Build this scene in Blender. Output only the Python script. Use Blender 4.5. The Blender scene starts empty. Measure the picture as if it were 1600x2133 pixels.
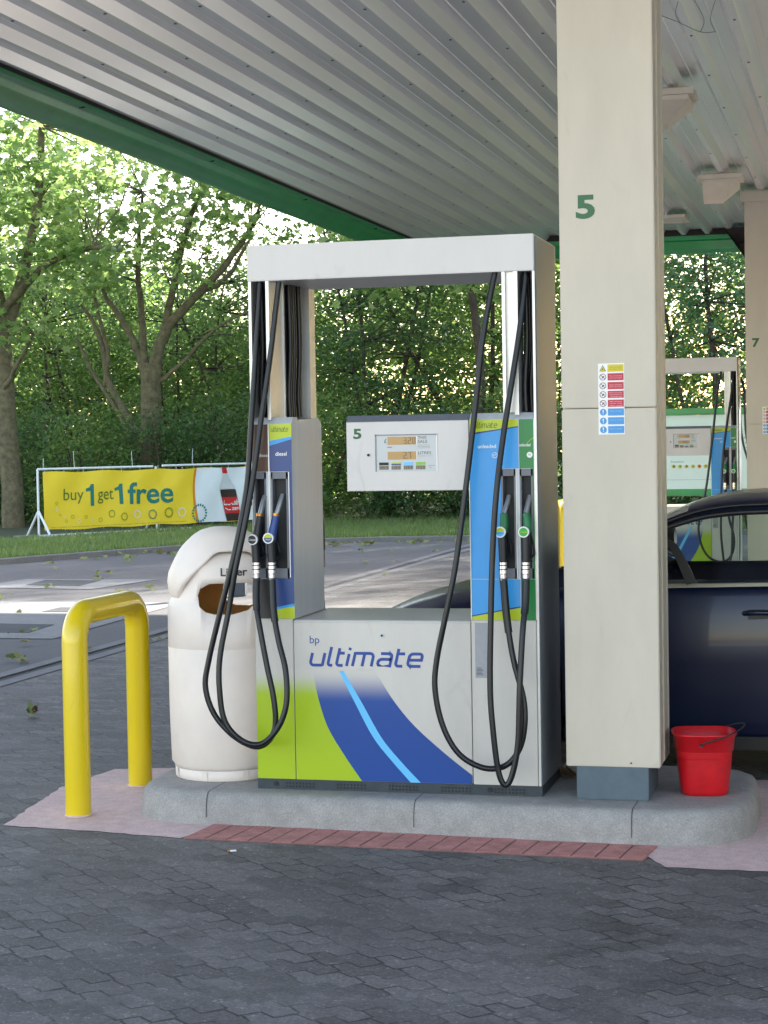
import bpy, bmesh, math, random
import numpy as np
from mathutils import Matrix, Vector
random.seed(7)
rng = np.random.default_rng(11)
scene = bpy.context.scene
COL = scene.collection
R = math.radians

# ------------------------------------------------------------------ camera
cam_d = bpy.data.cameras.new('camera')
cam = bpy.data.objects.new('camera', cam_d)
COL.objects.link(cam)
cam_d.sensor_fit = 'VERTICAL'
cam_d.sensor_height = 32.0
cam_d.lens = 3951.66 / 2133 * 32.0
cam_d.clip_start = 0.05
cam_d.clip_end = 600
YAW, PITCH, ROLL = 0.251626, 0.037128, -0.016958
fwd = Vector((-math.sin(YAW), math.cos(YAW), 0)); rgt = Vector((math.cos(YAW), math.sin(YAW), 0)); up = Vector((0, 0, 1))
f2 = fwd * math.cos(PITCH) - up * math.sin(PITCH)
u2 = up * math.cos(PITCH) + fwd * math.sin(PITCH)
r3 = rgt * math.cos(ROLL) + u2 * math.sin(ROLL)
u3 = u2 * math.cos(ROLL) - rgt * math.sin(ROLL)
M = Matrix((r3, u3, -f2)).transposed().to_4x4()
M.translation = Vector((2.6493, -7.9704, 1.6708))
cam.matrix_world = M
scene.camera = cam

# ------------------------------------------------------------------ light
SUN_EL, SUN_AZ = R(24.3), R(27)          # azimuth clockwise from +Y
sun_dir = Vector((math.sin(SUN_AZ) * math.cos(SUN_EL), math.cos(SUN_AZ) * math.cos(SUN_EL), math.sin(SUN_EL)))
sd = bpy.data.lights.new('sun', 'SUN'); sd.energy = 5.0; sd.angle = R(0.6); sd.color = (1.0, 0.95, 0.84)
so = bpy.data.objects.new('sun', sd); COL.objects.link(so)
so.rotation_euler = (-sun_dir).to_track_quat('-Z', 'Y').to_euler()
w = bpy.data.worlds.new('World'); scene.world = w; w.use_nodes = True
nt = w.node_tree
sky = nt.nodes.new('ShaderNodeTexSky'); sky.sky_type = 'NISHITA'; sky.sun_disc = False
sky.sun_elevation = SUN_EL; sky.sun_rotation = SUN_AZ
sky.air_density = 1.0; sky.dust_density = 1.0; sky.ozone_density = 1.0
bg = nt.nodes['Background']; bg.inputs['Strength'].default_value = 0.15
wmx = nt.nodes.new('ShaderNodeMix'); wmx.data_type = 'RGBA'; wmx.blend_type = 'MULTIPLY'; wmx.inputs[0].default_value = 1; wmx.inputs[7].default_value = (1.18, .98, .84, 1)
nt.links.new(sky.outputs[0], wmx.inputs[6]); nt.links.new(wmx.outputs[2], bg.inputs[0])
scene.view_settings.view_transform = 'Standard'
scene.view_settings.look = 'None'
scene.view_settings.exposure = 2.25
scene.view_settings.gamma = 1
scene.cycles.max_bounces = 8
scene.cycles.diffuse_bounces = 5
scene.cycles.transmission_bounces = 6
scene.cycles.transparent_max_bounces = 8
scene.cycles.use_denoising = True
scene.cycles.sample_clamp_indirect = 6

# ------------------------------------------------------------------ materials
def lin(h):
    h = h.lstrip('#'); v = [int(h[i:i + 2], 16) / 255 for i in (0, 2, 4)]
    return tuple(x / 12.92 if x <= .04045 else ((x + .055) / 1.055) ** 2.4 for x in v) + (1,)
MATS = {}
def mat(name, col, rough=.5, metal=0, noise=.06, nscale=6, bump=0, bscale=80, coat=0, spec=.5, streak=0, rvar=0, ystreak=1, detail=8, scuff=0):
    if name in MATS: return MATS[name]
    m = bpy.data.materials.new(name); m.use_nodes = True; MATS[name] = m
    n = m.node_tree; b = n.nodes['Principled BSDF']
    c = lin(col) if isinstance(col, str) else tuple(col) + (1,)
    b.inputs['Roughness'].default_value = rough; b.inputs['Metallic'].default_value = metal
    b.inputs['Coat Weight'].default_value = coat; b.inputs['Coat Roughness'].default_value = .04
    b.inputs['Specular IOR Level'].default_value = spec
    tc = n.nodes.new('ShaderNodeTexCoord')
    if noise:
        no = n.nodes.new('ShaderNodeTexNoise'); no.inputs['Scale'].default_value = nscale; no.inputs['Detail'].default_value = detail
        no.inputs['Roughness'].default_value = .65
        mp = n.nodes.new('ShaderNodeMapping')
        mp.inputs['Scale'].default_value = (1, ystreak, streak or 1)
        n.links.new(tc.outputs['Object'], mp.inputs[0]); n.links.new(mp.outputs[0], no.inputs['Vector'])
        r = n.nodes.new('ShaderNodeMapRange'); r.inputs[1].default_value = .3; r.inputs[2].default_value = .7
        r.inputs[3].default_value = 1 - noise * 1.6; r.inputs[4].default_value = 1 + noise
        mx = n.nodes.new('ShaderNodeMix'); mx.data_type = 'RGBA'; mx.blend_type = 'MULTIPLY'; mx.inputs[0].default_value = 1
        mx.inputs[6].default_value = c
        n.links.new(no.outputs[0], r.inputs[0]); n.links.new(r.outputs[0], mx.inputs[7]); n.links.new(mx.outputs[2], b.inputs['Base Color'])
        if rvar:
            r2 = n.nodes.new('ShaderNodeMapRange'); r2.inputs[1].default_value = .3; r2.inputs[2].default_value = .7
            r2.inputs[3].default_value = rough - rvar; r2.inputs[4].default_value = rough + rvar
            n.links.new(no.outputs[0], r2.inputs[0]); n.links.new(r2.outputs[0], b.inputs['Roughness'])
    else:
        b.inputs['Base Color'].default_value = c
    if scuff:
        sc = n.nodes.new('ShaderNodeTexNoise'); sc.inputs['Scale'].default_value = scuff; sc.inputs['Detail'].default_value = 6; sc.inputs['Distortion'].default_value = 1.2
        sm = n.nodes.new('ShaderNodeMapping'); sm.inputs['Scale'].default_value = (1, 1, .45); n.links.new(tc.outputs['Object'], sm.inputs[0]); n.links.new(sm.outputs[0], sc.inputs['Vector'])
        sr = n.nodes.new('ShaderNodeMapRange'); sr.inputs[1].default_value = .64; sr.inputs[2].default_value = .80; sr.inputs[3].default_value = 1; sr.inputs[4].default_value = .84
        s3 = n.nodes.new('ShaderNodeMix'); s3.data_type = 'RGBA'; s3.blend_type = 'MULTIPLY'; s3.inputs[0].default_value = 1
        n.links.new(sc.outputs[0], sr.inputs[0]); n.links.new(mx.outputs[2], s3.inputs[6]); n.links.new(sr.outputs[0], s3.inputs[7]); n.links.new(s3.outputs[2], b.inputs['Base Color'])
    if bump:
        nb = n.nodes.new('ShaderNodeTexNoise'); nb.inputs['Scale'].default_value = bscale; nb.inputs['Detail'].default_value = 4
        bp = n.nodes.new('ShaderNodeBump'); bp.inputs['Strength'].default_value = bump; bp.inputs['Distance'].default_value = .01
        n.links.new(tc.outputs['Object'], nb.inputs['Vector']); n.links.new(nb.outputs[0], bp.inputs['Height'])
        n.links.new(bp.outputs[0], b.inputs['Normal'])
    return m

def leafmat(name, c1, c2, c3, trans=.45, rough=.45):
    m = bpy.data.materials.new(name); m.use_nodes = True; n = m.node_tree; MATS[name] = m
    for x in list(n.nodes): n.nodes.remove(x)
    out = n.nodes.new('ShaderNodeOutputMaterial'); g = n.nodes.new('ShaderNodeNewGeometry')
    cr = n.nodes.new('ShaderNodeValToRGB'); e = cr.color_ramp.elements
    e[0].color = tuple(c1) + (1,); e[1].color = tuple(c3) + (1,); k = e.new(.5); k.color = tuple(c2) + (1,)
    n.links.new(g.outputs['Random Per Island'], cr.inputs[0])
    d = n.nodes.new('ShaderNodeBsdfDiffuse'); t = n.nodes.new('ShaderNodeBsdfTranslucent')
    gl = n.nodes.new('ShaderNodeBsdfGlossy'); gl.inputs['Roughness'].default_value = rough; gl.inputs['Color'].default_value = (.8, .85, .8, 1)
    hs = n.nodes.new('ShaderNodeHueSaturation'); hs.inputs['Hue'].default_value = .487; hs.inputs['Saturation'].default_value = .92; hs.inputs['Value'].default_value = 3.2
    n.links.new(cr.outputs[0], hs.inputs['Color']); n.links.new(hs.outputs[0], t.inputs[0]); n.links.new(cr.outputs[0], d.inputs[0])
    m1 = n.nodes.new('ShaderNodeMixShader'); m1.inputs[0].default_value = trans
    n.links.new(d.outputs[0], m1.inputs[1]); n.links.new(t.outputs[0], m1.inputs[2])
    m2 = n.nodes.new('ShaderNodeMixShader'); m2.inputs[0].default_value = .06
    n.links.new(m1.outputs[0], m2.inputs[1]); n.links.new(gl.outputs[0], m2.inputs[2]); n.links.new(m2.outputs[0], out.inputs[0])
    return m

white_panel = mat('white panel', '#cbc7c5', .32, scuff=9, noise=.04, nscale=3, streak=.3)
lower_white = mat('cabinet white', '#c8c3bc', .33, scuff=9, noise=.06, nscale=4, streak=.25)
steel = mat('brushed steel', '#c6ccd2', .42, .15, .06, 30, streak=.05, rvar=.05)
steel_light = mat('satin aluminium', '#cfcfcd', .35, .5, .04, 20)
plinth_m = mat('dark plinth', '#343d44', .6, noise=.15, nscale=20)
dark = mat('black recess', '#15171b', .55, noise=.1)
rubber = mat('black rubber hose', '#0d1118', .36, noise=.12, nscale=30, spec=.45)
grip_m = mat('black grip', '#171b22', .45, noise=.1)
chrome = mat('chrome', '#d0d0d2', .12, 1, 0)
steel_dark = mat('dark steel ring', '#3a3c40', .35, .8, .05)
brass = mat('brass', '#c08a3a', .3, .9, .05)
spout_m = mat('aluminium spout', '#a8aaac', .3, .8, .06)
lime = mat('lime print', '#b4c417', .35, noise=.03)
blue_l = mat('sky blue print', '#2f97de', .35, noise=.03)
navy = mat('navy print', '#1f3f7d', .35, noise=.04)
green_p = mat('green print', '#0b7a3a', .35, noise=.04)
green_l = mat('leaf green print', '#7fb52e', .35, noise=.02)
ink_green = mat('green number', '#0a5c30', .4, noise=.02)
ink_blue = mat('blue lettering', '#0e3f90', .35, noise=.02)
ink_white = mat('white print', '#e8e8e6', .4, noise=.02)
ink_dark = mat('dark print', '#3c3f42', .5, noise=.02)
brown_p = mat('bronze print', '#5b4138', .35, noise=.08)
sticker_grey = mat('grey sticker', '#9a9ca2', .4, noise=.06, nscale=40)
lcd_m = mat('lcd glass', '#b08a55', .25, noise=.05)
lcd_ink = mat('lcd digits', '#1c120c', .4, noise=0)
yellow_paint = mat('yellow paint', '#e0c304', .28, noise=.015, nscale=3, coat=.5, scuff=16)
cream = mat('cream cladding', '#c5bcac', .45, scuff=7, noise=.06, nscale=3, streak=.3, bump=.05, bscale=200)
cream_dark = mat('cream trim', '#b3aa97', .45, noise=.06)
grey_paint = mat('grey plinth paint', '#55646e', .6, noise=.1, nscale=12)
bin_m = mat('bin plastic', '#e8dcd2', .5, noise=.04, nscale=5, bump=.08, bscale=300)
bin_in = mat('bin liner', '#dba45c', .6, noise=.08)
seam_m = mat('seam', '#8f887c', .6, noise=0)
red_pl = mat('red plastic', '#c4101c', .36, noise=.12, nscale=14, spec=.5, scuff=14)
red_in = mat('red plastic worn', '#a01018', .5, noise=.15, nscale=14)
blackwire = mat('black wire', '#1a1a1c', .4, noise=0)
green_gloss = mat('green fascia', '#169050', .28, noise=.12, nscale=3, coat=.12)
soffit_m = mat('soffit sheet', '#ececf0', .27, .55, .03, 2.0, ystreak=.15, detail=1)
soffit_dark = mat('dark gasket', '#24201f', .8, noise=.2)
car_paint = mat('navy car paint', '#07132f', .34, .0, .03, 3, coat=.3, spec=.4)
car_black = mat('car black trim', '#101214', .4, noise=.05)
car_tan = mat('car bright strip', '#b7a79c', .35, .4, .05)
car_int = mat('car interior', '#2c322e', .8, noise=.1)
tyre_m = mat('tyre', '#141414', .8, noise=.1)
rim_m = mat('alloy rim', '#9da0a3', .3, .9, .05)
concrete = mat('concrete', '#85888b', .85, noise=.12, nscale=14, bump=.35, bscale=60)
bark = mat('bark', '#655f48', .9, noise=.35, nscale=9, bump=.6, bscale=30)
bark_d = mat('dark bark', '#4b4238', .9, noise=.3, nscale=9, bump=.5, bscale=30)
frame_w = mat('white tube', '#dfe6ea', .4, .1, .05)
banner_y = mat('yellow banner', '#f5d630', .5, noise=.03, nscale=2, bump=.06, bscale=3)
banner_w = mat('white banner', '#e4ebef', .5, noise=.03, nscale=2)
banner_g = mat('teal print', '#1b7a70', .5, noise=.02)
banner_gd = mat('green ring print', '#5f8f2e', .5, noise=.02)
banner_o = mat('orange print', '#dd8a20', .5, noise=.02)
cola_m = mat('cola brown', '#2a1a1c', .4, noise=.05)
cola_r = mat('red label', '#c41a24', .4, noise=.03)
board_w = mat('white board', '#dfeeea', .5, noise=.04, nscale=1.5)
leaf_ground = leafmat('fallen leaf', (.10, .16, .03), (.22, .26, .06), (.30, .22, .08), .1)

glass = bpy.data.materials.new('window glass'); glass.use_nodes = True; n = glass.node_tree
for x in list(n.nodes): n.nodes.remove(x)
o_ = n.nodes.new('ShaderNodeOutputMaterial'); tr = n.nodes.new('ShaderNodeBsdfTransparent'); tr.inputs[0].default_value = (.72, .80, .77, 1)
gl = n.nodes.new('ShaderNodeBsdfGlossy'); gl.inputs['Roughness'].default_value = .02
fr = n.nodes.new('ShaderNodeFresnel'); fr.inputs[0].default_value = 1.45
ms = n.nodes.new('ShaderNodeMixShader'); n.links.new(fr.outputs[0], ms.inputs[0]); n.links.new(tr.outputs[0], ms.inputs[1]); n.links.new(gl.outputs[0], ms.inputs[2])
n.links.new(ms.outputs[0], o_.inputs[0])

def fade_mat(name, hexcol, z0=.56, z1=.665):
    """Printed vinyl that fades into the white of the panel towards its top (the print itself is a gradient)."""
    m = mat(name, hexcol, .35, noise=0); n = m.node_tree; b = n.nodes['Principled BSDF']
    tc = n.nodes.new('ShaderNodeTexCoord'); sp = n.nodes.new('ShaderNodeSeparateXYZ'); mr = n.nodes.new('ShaderNodeMapRange')
    mr.interpolation_type = 'SMOOTHSTEP'
    mr.inputs[1].default_value = z0 - .14; mr.inputs[2].default_value = z1 - .14
    mx = n.nodes.new('ShaderNodeMix'); mx.data_type = 'RGBA'; mx.inputs[6].default_value = lin(hexcol); mx.inputs[7].default_value = lin('#c8c3bc')
    n.links.new(tc.outputs['Object'], sp.inputs[0]); n.links.new(sp.outputs[2], mr.inputs[0]); n.links.new(mr.outputs[0], mx.inputs[0])
    n.links.new(mx.outputs[2], b.inputs['Base Color'])
    return m
fade_lime = fade_mat('lime fading print', '#a3bd10', .55, .665)
fade_blue = fade_mat('blue fading print', '#064291', .53, .675)
line_blue = mat('light blue print', '#62bdf0', .35, noise=.02)

# ------------------------------------------------------------------ builders
BASE = {}
def tag(o, label=None, cat=None, group=None, kind=None):
    if label: o['label'] = label
    if cat: o['category'] = cat
    if group: o['group'] = group
    if kind: o['kind'] = kind
    return o
def thing(name, loc, label, cat, group=None, rz=0, base=None):
    o = bpy.data.objects.new(name, None); COL.objects.link(o)
    o.location = loc; o.rotation_euler = (0, 0, rz); o.empty_display_size = .1
    BASE[o.name] = Vector(base if base is not None else loc)
    return tag(o, label, cat, group)
def base_of(p):
    while p is not None:
        if p.name in BASE: return BASE[p.name]
        p = p.parent
    return Vector((0, 0, 0))
def box_vf(x0, x1, y0, y1, z0, z1):
    v = [(x0, y0, z0), (x1, y0, z0), (x1, y1, z0), (x0, y1, z0), (x0, y0, z1), (x1, y0, z1), (x1, y1, z1), (x0, y1, z1)]
    f = [(0, 3, 2, 1), (4, 5, 6, 7), (0, 1, 5, 4), (1, 2, 6, 5), (2, 3, 7, 6), (3, 0, 4, 7)]
    return v, f
class MB:
    def __init__(s): s.v = []; s.f = []; s.m = []; s.sm = []
    def add(s, v, f, mi=0, smooth=False):
        b = len(s.v); s.v += [tuple(p) for p in v]
        for q in f: s.f.append(tuple(i + b for i in q)); s.m.append(mi); s.sm.append(smooth)
        return s
    def box(s, x0, x1, y0, y1, z0, z1, mi=0): return s.add(*box_vf(x0, x1, y0, y1, z0, z1), mi)
    def prism_x(s, prof, x0, x1, mi=0):      # prof in (y,z), extruded along x
        n = len(prof); v = [(x0, y, z) for y, z in prof] + [(x1, y, z) for y, z in prof]
        f = [tuple(range(n)), tuple(range(2 * n - 1, n - 1, -1))] + [(i, i + n, (i + 1) % n + n, (i + 1) % n) for i in range(n)]
        return s.add(v, f, mi)
    def prism_y(s, prof, y0, y1, mi=0, smooth=False):
        n = len(prof); v = [(x, y0, z) for x, z in prof] + [(x, y1, z) for x, z in prof]
        f = [tuple(range(n)), tuple(range(2 * n - 1, n - 1, -1))] + [(i, i + n, (i + 1) % n + n, (i + 1) % n) for i in range(n)]
        return s.add(v, f, mi, smooth)
    def prism_z(s, prof, z0, z1, mi=0):
        n = len(prof); v = [(x, y, z0) for x, y in prof] + [(x, y, z1) for x, y in prof]
        f = [tuple(range(n - 1, -1, -1)), tuple(range(n, 2 * n))] + [(i, (i + 1) % n, (i + 1) % n + n, i + n) for i in range(n)]
        return s.add(v, f, mi)
    def disc_y(s, cx, cz, r, y0, y1, mi=0, n=24):
        return s.prism_y([(cx + r * math.cos(2 * math.pi * i / n), cz + r * math.sin(2 * math.pi * i / n)) for i in range(n)], y0, y1, mi)
    def ring_y(s, cx, cz, r0, r1, y0, y1, mi=0, n=28):
        v = []; f = []
        for i in range(n):
            a = 2 * math.pi * i / n; c, d = math.cos(a), math.sin(a)
            v += [(cx + r0 * c, y0, cz + r0 * d), (cx + r1 * c, y0, cz + r1 * d), (cx + r1 * c, y1, cz + r1 * d), (cx + r0 * c, y1, cz + r0 * d)]
        for i in range(n):
            j = (i + 1) % n
            for k in range(4): f.append((4 * i + k, 4 * i + (k + 1) % 4, 4 * j + (k + 1) % 4, 4 * j + k))
        return s.add(v, f, mi)
    def tube(s, pts, rad, seg=10, mi=0, cap=True):
        P = [Vector(p) for p in pts]; n = len(P)
        rad = rad if hasattr(rad, '__len__') else [rad] * n
        v = []; f = []; prev = None
        for i in range(n):
            t = (P[min(i + 1, n - 1)] - P[max(i - 1, 0)]).normalized()
            if prev is None:
                a = Vector((0, 0, 1)) if abs(t.z) < .9 else Vector((1, 0, 0)); u = t.cross(a).normalized()
            else:
                u = (prev - t * prev.dot(t)).normalized()
            prev = u; w_ = t.cross(u)
            for k in range(seg):
                a = 2 * math.pi * k / seg; v.append(P[i] + (u * math.cos(a) + w_ * math.sin(a)) * rad[i])
        for i in range(n - 1):
            for k in range(seg):
                f.append((i * seg + k, i * seg + (k + 1) % seg, (i + 1) * seg + (k + 1) % seg, (i + 1) * seg + k))
        s.add(v, f, mi, True)
        if cap: s.add([v[k] for k in range(seg)] + [v[(n - 1) * seg + k] for k in range(seg)], [tuple(range(seg - 1, -1, -1)), tuple(range(seg, 2 * seg))], mi)
        return s
    def lathe(s, prof, cx=0, cy=0, n=40, mi=0, th0=0, smooth=True):
        v = []; f = []; m = len(prof)
        for i in range(n):
            a = 2 * math.pi * i / n + th0
            for r, z in prof: v.append((cx + r * math.cos(a), cy + r * math.sin(a), z))
        for i in range(n):
            j = (i + 1) % n
            for k in range(m - 1): f.append((i * m + k, j * m + k, j * m + k + 1, i * m + k + 1))
        return s.add(v, f, mi, smooth)
    def build(s, name, mats, parent=None, bevel=0, local=False, label=None, autos=False):
        me = bpy.data.meshes.new(name)
        b = Vector((0, 0, 0)) if (parent is None or local) else base_of(parent)
        me.from_pydata([(x - b.x, y - b.y, z - b.z) for x, y, z in s.v], [], s.f)
        mats = mats if isinstance(mats, (list, tuple)) else [mats]
        for m in mats: me.materials.append(m)
        me.polygons.foreach_set('material_index', s.m); me.polygons.foreach_set('use_smooth', s.sm)
        o = bpy.data.objects.new(name, me); COL.objects.link(o)
        if parent is not None: o.parent = parent
        if bevel:
            bm = bmesh.new(); bm.from_mesh(me)
            bmesh.ops.bevel(bm, geom=[e for e in bm.edges if len(e.link_faces) == 2 and e.calc_face_angle(0) > .5], offset=bevel, segments=2, affect='EDGES', clamp_overlap=True)
            bm.to_mesh(me); bm.free()
        me.update()
        if label: o['label'] = label
        return o

def text_vf(s, shear=0, bold=0, spacing=1.0):
    cu = bpy.data.curves.new('t', 'FONT'); cu.body = s; cu.shear = shear; cu.offset = bold; cu.space_character = spacing; cu.resolution_u = 4
    cu.fill_mode = 'FRONT'
    ob = bpy.data.objects.new('t', cu); COL.objects.link(ob)
    dg = bpy.context.evaluated_depsgraph_get(); me = bpy.data.meshes.new_from_object(ob.evaluated_get(dg))
    v = [(p.co.x, p.co.y) for p in me.vertices]; f = [tuple(p.vertices) for p in me.polygons]
    bpy.data.objects.remove(ob); bpy.data.curves.remove(cu); bpy.data.meshes.remove(me)
    return v, f
def add_text(mb, s, x0, z0, y, h=None, x1=None, mi=0, shear=0, bold=0, align='L', spacing=1.0, slope=0):
    """writing lying flat on a face that looks towards -Y; h = height of the ink; x1 fits the width"""
    v, f = text_vf(s, shear, bold, spacing)
    xs = [p[0] for p in v]; zs = [p[1] for p in v]
    sz = h / (max(zs) - min(zs)) if h else (x1 - x0) / (max(xs) - min(xs))
    sx = (x1 - x0) / (max(xs) - min(xs)) if x1 is not None else sz
    ox = x0 if align == 'L' else (x0 - (max(xs) - min(xs)) * sx / 2 if align == 'C' else x0 - (max(xs) - min(xs)) * sx)
    mb.add([(ox + (a - min(xs)) * sx, y, z0 + (b - min(zs)) * sz + slope * (a - min(xs)) * sx) for a, b in v], f, mi)
def stroke(mb, pts, w_, y, mi=0):
    """a flat pen stroke with mitred joints in the x-z plane"""
    n = len(pts); L_ = []; R_ = []
    for i in range(n):
        p = Vector(pts[i]); a = (p - Vector(pts[i - 1])).normalized() if i else None; b = (Vector(pts[i + 1]) - p).normalized() if i < n - 1 else None
        if a is None: a = b
        if b is None: b = a
        na = Vector((-a.y, a.x)); nb = Vector((-b.y, b.x)); m = (na + nb).normalized(); k = w_ / 2 / max(.4, m.dot(na))
        L_.append(p + m * k); R_.append(p - m * k)
    v = [(p.x, y, p.y) for p in L_] + [(p.x, y, p.y) for p in R_]
    mb.add(v, [(i, i + n, i + n + 1, i + 1) for i in range(n - 1)], mi)
def arc(cx, cz, r, a0, a1, n=5, rz=None):
    rz = rz or r
    return [(cx + r * math.cos(R(a0 + (a1 - a0) * i / n)), cz + rz * math.sin(R(a0 + (a1 - a0) * i / n))) for i in range(n + 1)]
def logo(mb, x0, x1, z0, z1, y, mi=0, wt=.2):
    """the rounded slanted 'ultimate' lettering, drawn letter by letter"""
    W = 9.55; ux = (x1 - x0) / (W + .35); uz_ = (z1 - z0) / 1.5
    def T(p, ox): return [(x0 + (ox + a + .25 * b) * ux, z0 + b * uz_) for a, b in p]
    r = .32; k = [0]
    def S(p, ox):
        k[0] += 1; stroke(mb, T(p, ox), wt * (ux + uz_) / 2 * 1.15, y - .00012 * (k[0] % 3), mi)
    o = 0
    S([(0, 1)] + arc(r, r, r, 180, 270) + [(1.05, 0)], o); S([(1.05, 1), (1.05, -.05)], o); o += 1.5
    S([(0, 1.5)] + arc(.22, .22, .22, 180, 270) + [(.4, 0)], o); o += .72
    S([(0, 1.4)] + arc(.25, .25, .25, 180, 270) + [(.55, 0)], o); S([(-.05, 1), (.5, 1)], o); o += .88
    S([(0, .95), (0, -.05)], o); S([(-.02, 1.25), (0, 1.45)], o); o += .5
    S([(0, -.05), (0, 1), (1.15, 1)] + arc(1.25, .68, r, 90, 0) + [(1.57, -.05)], o); S([(.8, 1), (.8, -.05)], o); o += 2.05
    S([(.1, 1), (.8, 1)] + arc(.8, .75, .25, 90, 0) + [(1.05, 0), (.25, 0)] + arc(.27, .27, .27, 270, 90) + [(1.05, .54)], o); o += 1.5
    S([(0, 1.4)] + arc(.25, .25, .25, 180, 270) + [(.6, 0)], o); S([(-.05, 1), (.6, 1)], o); o += 1.0
    S([(1.1, 0), (.3, 0)] + arc(.3, .3, .3, 270, 180) + arc(.3, .7, .3, 180, 90) + [(.8, 1)] + arc(.82, .76, .24, 90, 0) + [(1.06, .5), (.1, .5)], o)

def smooth_path(P, k=6):
    P = [Vector(p) for p in P]; Q = []
    for i in range(len(P) - 1):
        a = P[max(i - 1, 0)]; b_ = P[i]; c = P[i + 1]; d = P[min(i + 2, len(P) - 1)]
        for j in range(k):
            t = j / k; Q.append(.5 * ((2 * b_) + (c - a) * t + (2 * a - 5 * b_ + 4 * c - d) * t * t + (-a + 3 * b_ - 3 * c + d) * t ** 3))
    Q.append(P[-1]); return Q

# ------------------------------------------------------------------ ground
def nodes_ground(name, col, joints=False, nsc=1.2, contrast=.25, light=None):
    m = bpy.data.materials.new(name); m.use_nodes = True; n = m.node_tree; b = n.nodes['Principled BSDF']
    L = n.links.new
    tc = n.nodes.new('ShaderNodeTexCoord'); sep = n.nodes.new('ShaderNodeSeparateXYZ'); L(tc.outputs['Object'], sep.inputs[0])
    big = n.nodes.new('ShaderNodeTexNoise'); big.inputs['Scale'].default_value = nsc; big.inputs['Detail'].default_value = 6; L(tc.outputs['Object'], big.inputs['Vector'])
    fine = n.nodes.new('ShaderNodeTexNoise'); fine.inputs['Scale'].default_value = 160; fine.inputs['Detail'].default_value = 3; L(tc.outputs['Object'], fine.inputs['Vector'])
    mid = n.nodes.new('ShaderNodeTexNoise'); mid.inputs['Scale'].default_value = 18; mid.inputs['Detail'].default_value = 5; L(tc.outputs['Object'], mid.inputs['Vector'])
    def math_(op, a, b_=None, c=None):
        x = n.nodes.new('ShaderNodeMath'); x.operation = op
        for i, q in enumerate((a, b_, c)):
            if q is None: continue
            if isinstance(q, (int, float)): x.inputs[i].default_value = q
            else: L(q, x.inputs[i])
        return x.outputs[0]
    val = math_('MULTIPLY_ADD', big.outputs[0], contrast * 2, 1 - contrast)
    val = math_('MULTIPLY', val, math_('MULTIPLY_ADD', fine.outputs[0], .9, .55))
    val = math_('MULTIPLY', val, math_('MULTIPLY_ADD', mid.outputs[0], .5, .75))
    height = math_('MULTIPLY', fine.outputs[0], .25)
    if joints:
        zx = math_('PINGPONG', sep.outputs[0], .056); zy = math_('PINGPONG', sep.outputs[1], .056)
        X = math_('MULTIPLY_ADD', zy, .85, sep.outputs[0]); Y = math_('MULTIPLY_ADD', zx, .85, sep.outputs[1])
        wob = math_('MULTIPLY', mid.outputs[0], .008)
        X = math_('ADD', X, wob); Y = math_('ADD', Y, wob)
        cb = n.nodes.new('ShaderNodeCombineXYZ'); L(X, cb.inputs[0]); L(Y, cb.inputs[1])
        br = n.nodes.new('ShaderNodeTexBrick'); br.inputs['Scale'].default_value = 1
        br.inputs['Brick Width'].default_value = .225; br.inputs['Row Height'].default_value = .1125
        br.inputs['Mortar Size'].default_value = .008; br.inputs['Mortar Smooth'].default_value = .5; br.inputs['Bias'].default_value = 0
        br.inputs['Color1'].default_value = (.74, .74, .75, 1); br.inputs['Color2'].default_value = (1.22, 1.2, 1.18, 1); br.inputs['Mortar'].default_value = (1, 1, 1, 1)
        L(cb.outputs[0], br.inputs['Vector'])
        jn = n.nodes.new('ShaderNodeTexNoise'); jn.inputs['Scale'].default_value = 3.0; jn.inputs['Detail'].default_value = 5; L(tc.outputs['Object'], jn.inputs['Vector'])
        msk = n.nodes.new('ShaderNodeMapRange'); msk.inputs[1].default_value = .42; msk.inputs[2].default_value = .60; L(jn.outputs[0], msk.inputs[0])
        j = math_('MULTIPLY', br.outputs['Fac'], math_('MULTIPLY_ADD', msk.outputs[0], .92, .06))
        sc = n.nodes.new('ShaderNodeSeparateColor'); L(br.outputs['Color'], sc.inputs[0])
        val = math_('MULTIPLY', val, sc.outputs[0])
        val = math_('MULTIPLY', val, math_('MULTIPLY_ADD', j, -.72, 1))
        height = math_('SUBTRACT', height, math_('MULTIPLY', j, 1.2))
        # worn pale scuffs and grit
        vo = n.nodes.new('ShaderNodeTexNoise'); vo.inputs['Scale'].default_value = 55; vo.inputs['Detail'].default_value = 2; vo.inputs['Distortion'].default_value = 1.5; L(tc.outputs['Object'], vo.inputs['Vector'])
        sp = n.nodes.new('ShaderNodeMapRange'); sp.inputs[1].default_value = .62; sp.inputs[2].default_value = .70; L(vo.outputs[0], sp.inputs[0])
        val = math_('ADD', val, math_('MULTIPLY', sp.outputs[0], 1.1))
    if joints:
        st = n.nodes.new('ShaderNodeTexNoise'); st.inputs['Scale'].default_value = 2.2; st.inputs['Detail'].default_value = 7; st.inputs['Distortion'].default_value = .8; L(tc.outputs['Object'], st.inputs['Vector'])
        s2 = n.nodes.new('ShaderNodeMapRange'); s2.inputs[1].default_value = .56; s2.inputs[2].default_value = .70; s2.inputs[3].default_value = 1; s2.inputs[4].default_value = .62; L(st.outputs[0], s2.inputs[0])
        val = math_('MULTIPLY', val, s2.outputs[0])
        g2 = n.nodes.new('ShaderNodeTexNoise'); g2.inputs['Scale'].default_value = 70; g2.inputs['Detail'].default_value = 3; L(tc.outputs['Object'], g2.inputs['Vector'])
        val = math_('MULTIPLY', val, math_('MULTIPLY_ADD', g2.outputs[0], 1.1, .45))
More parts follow.
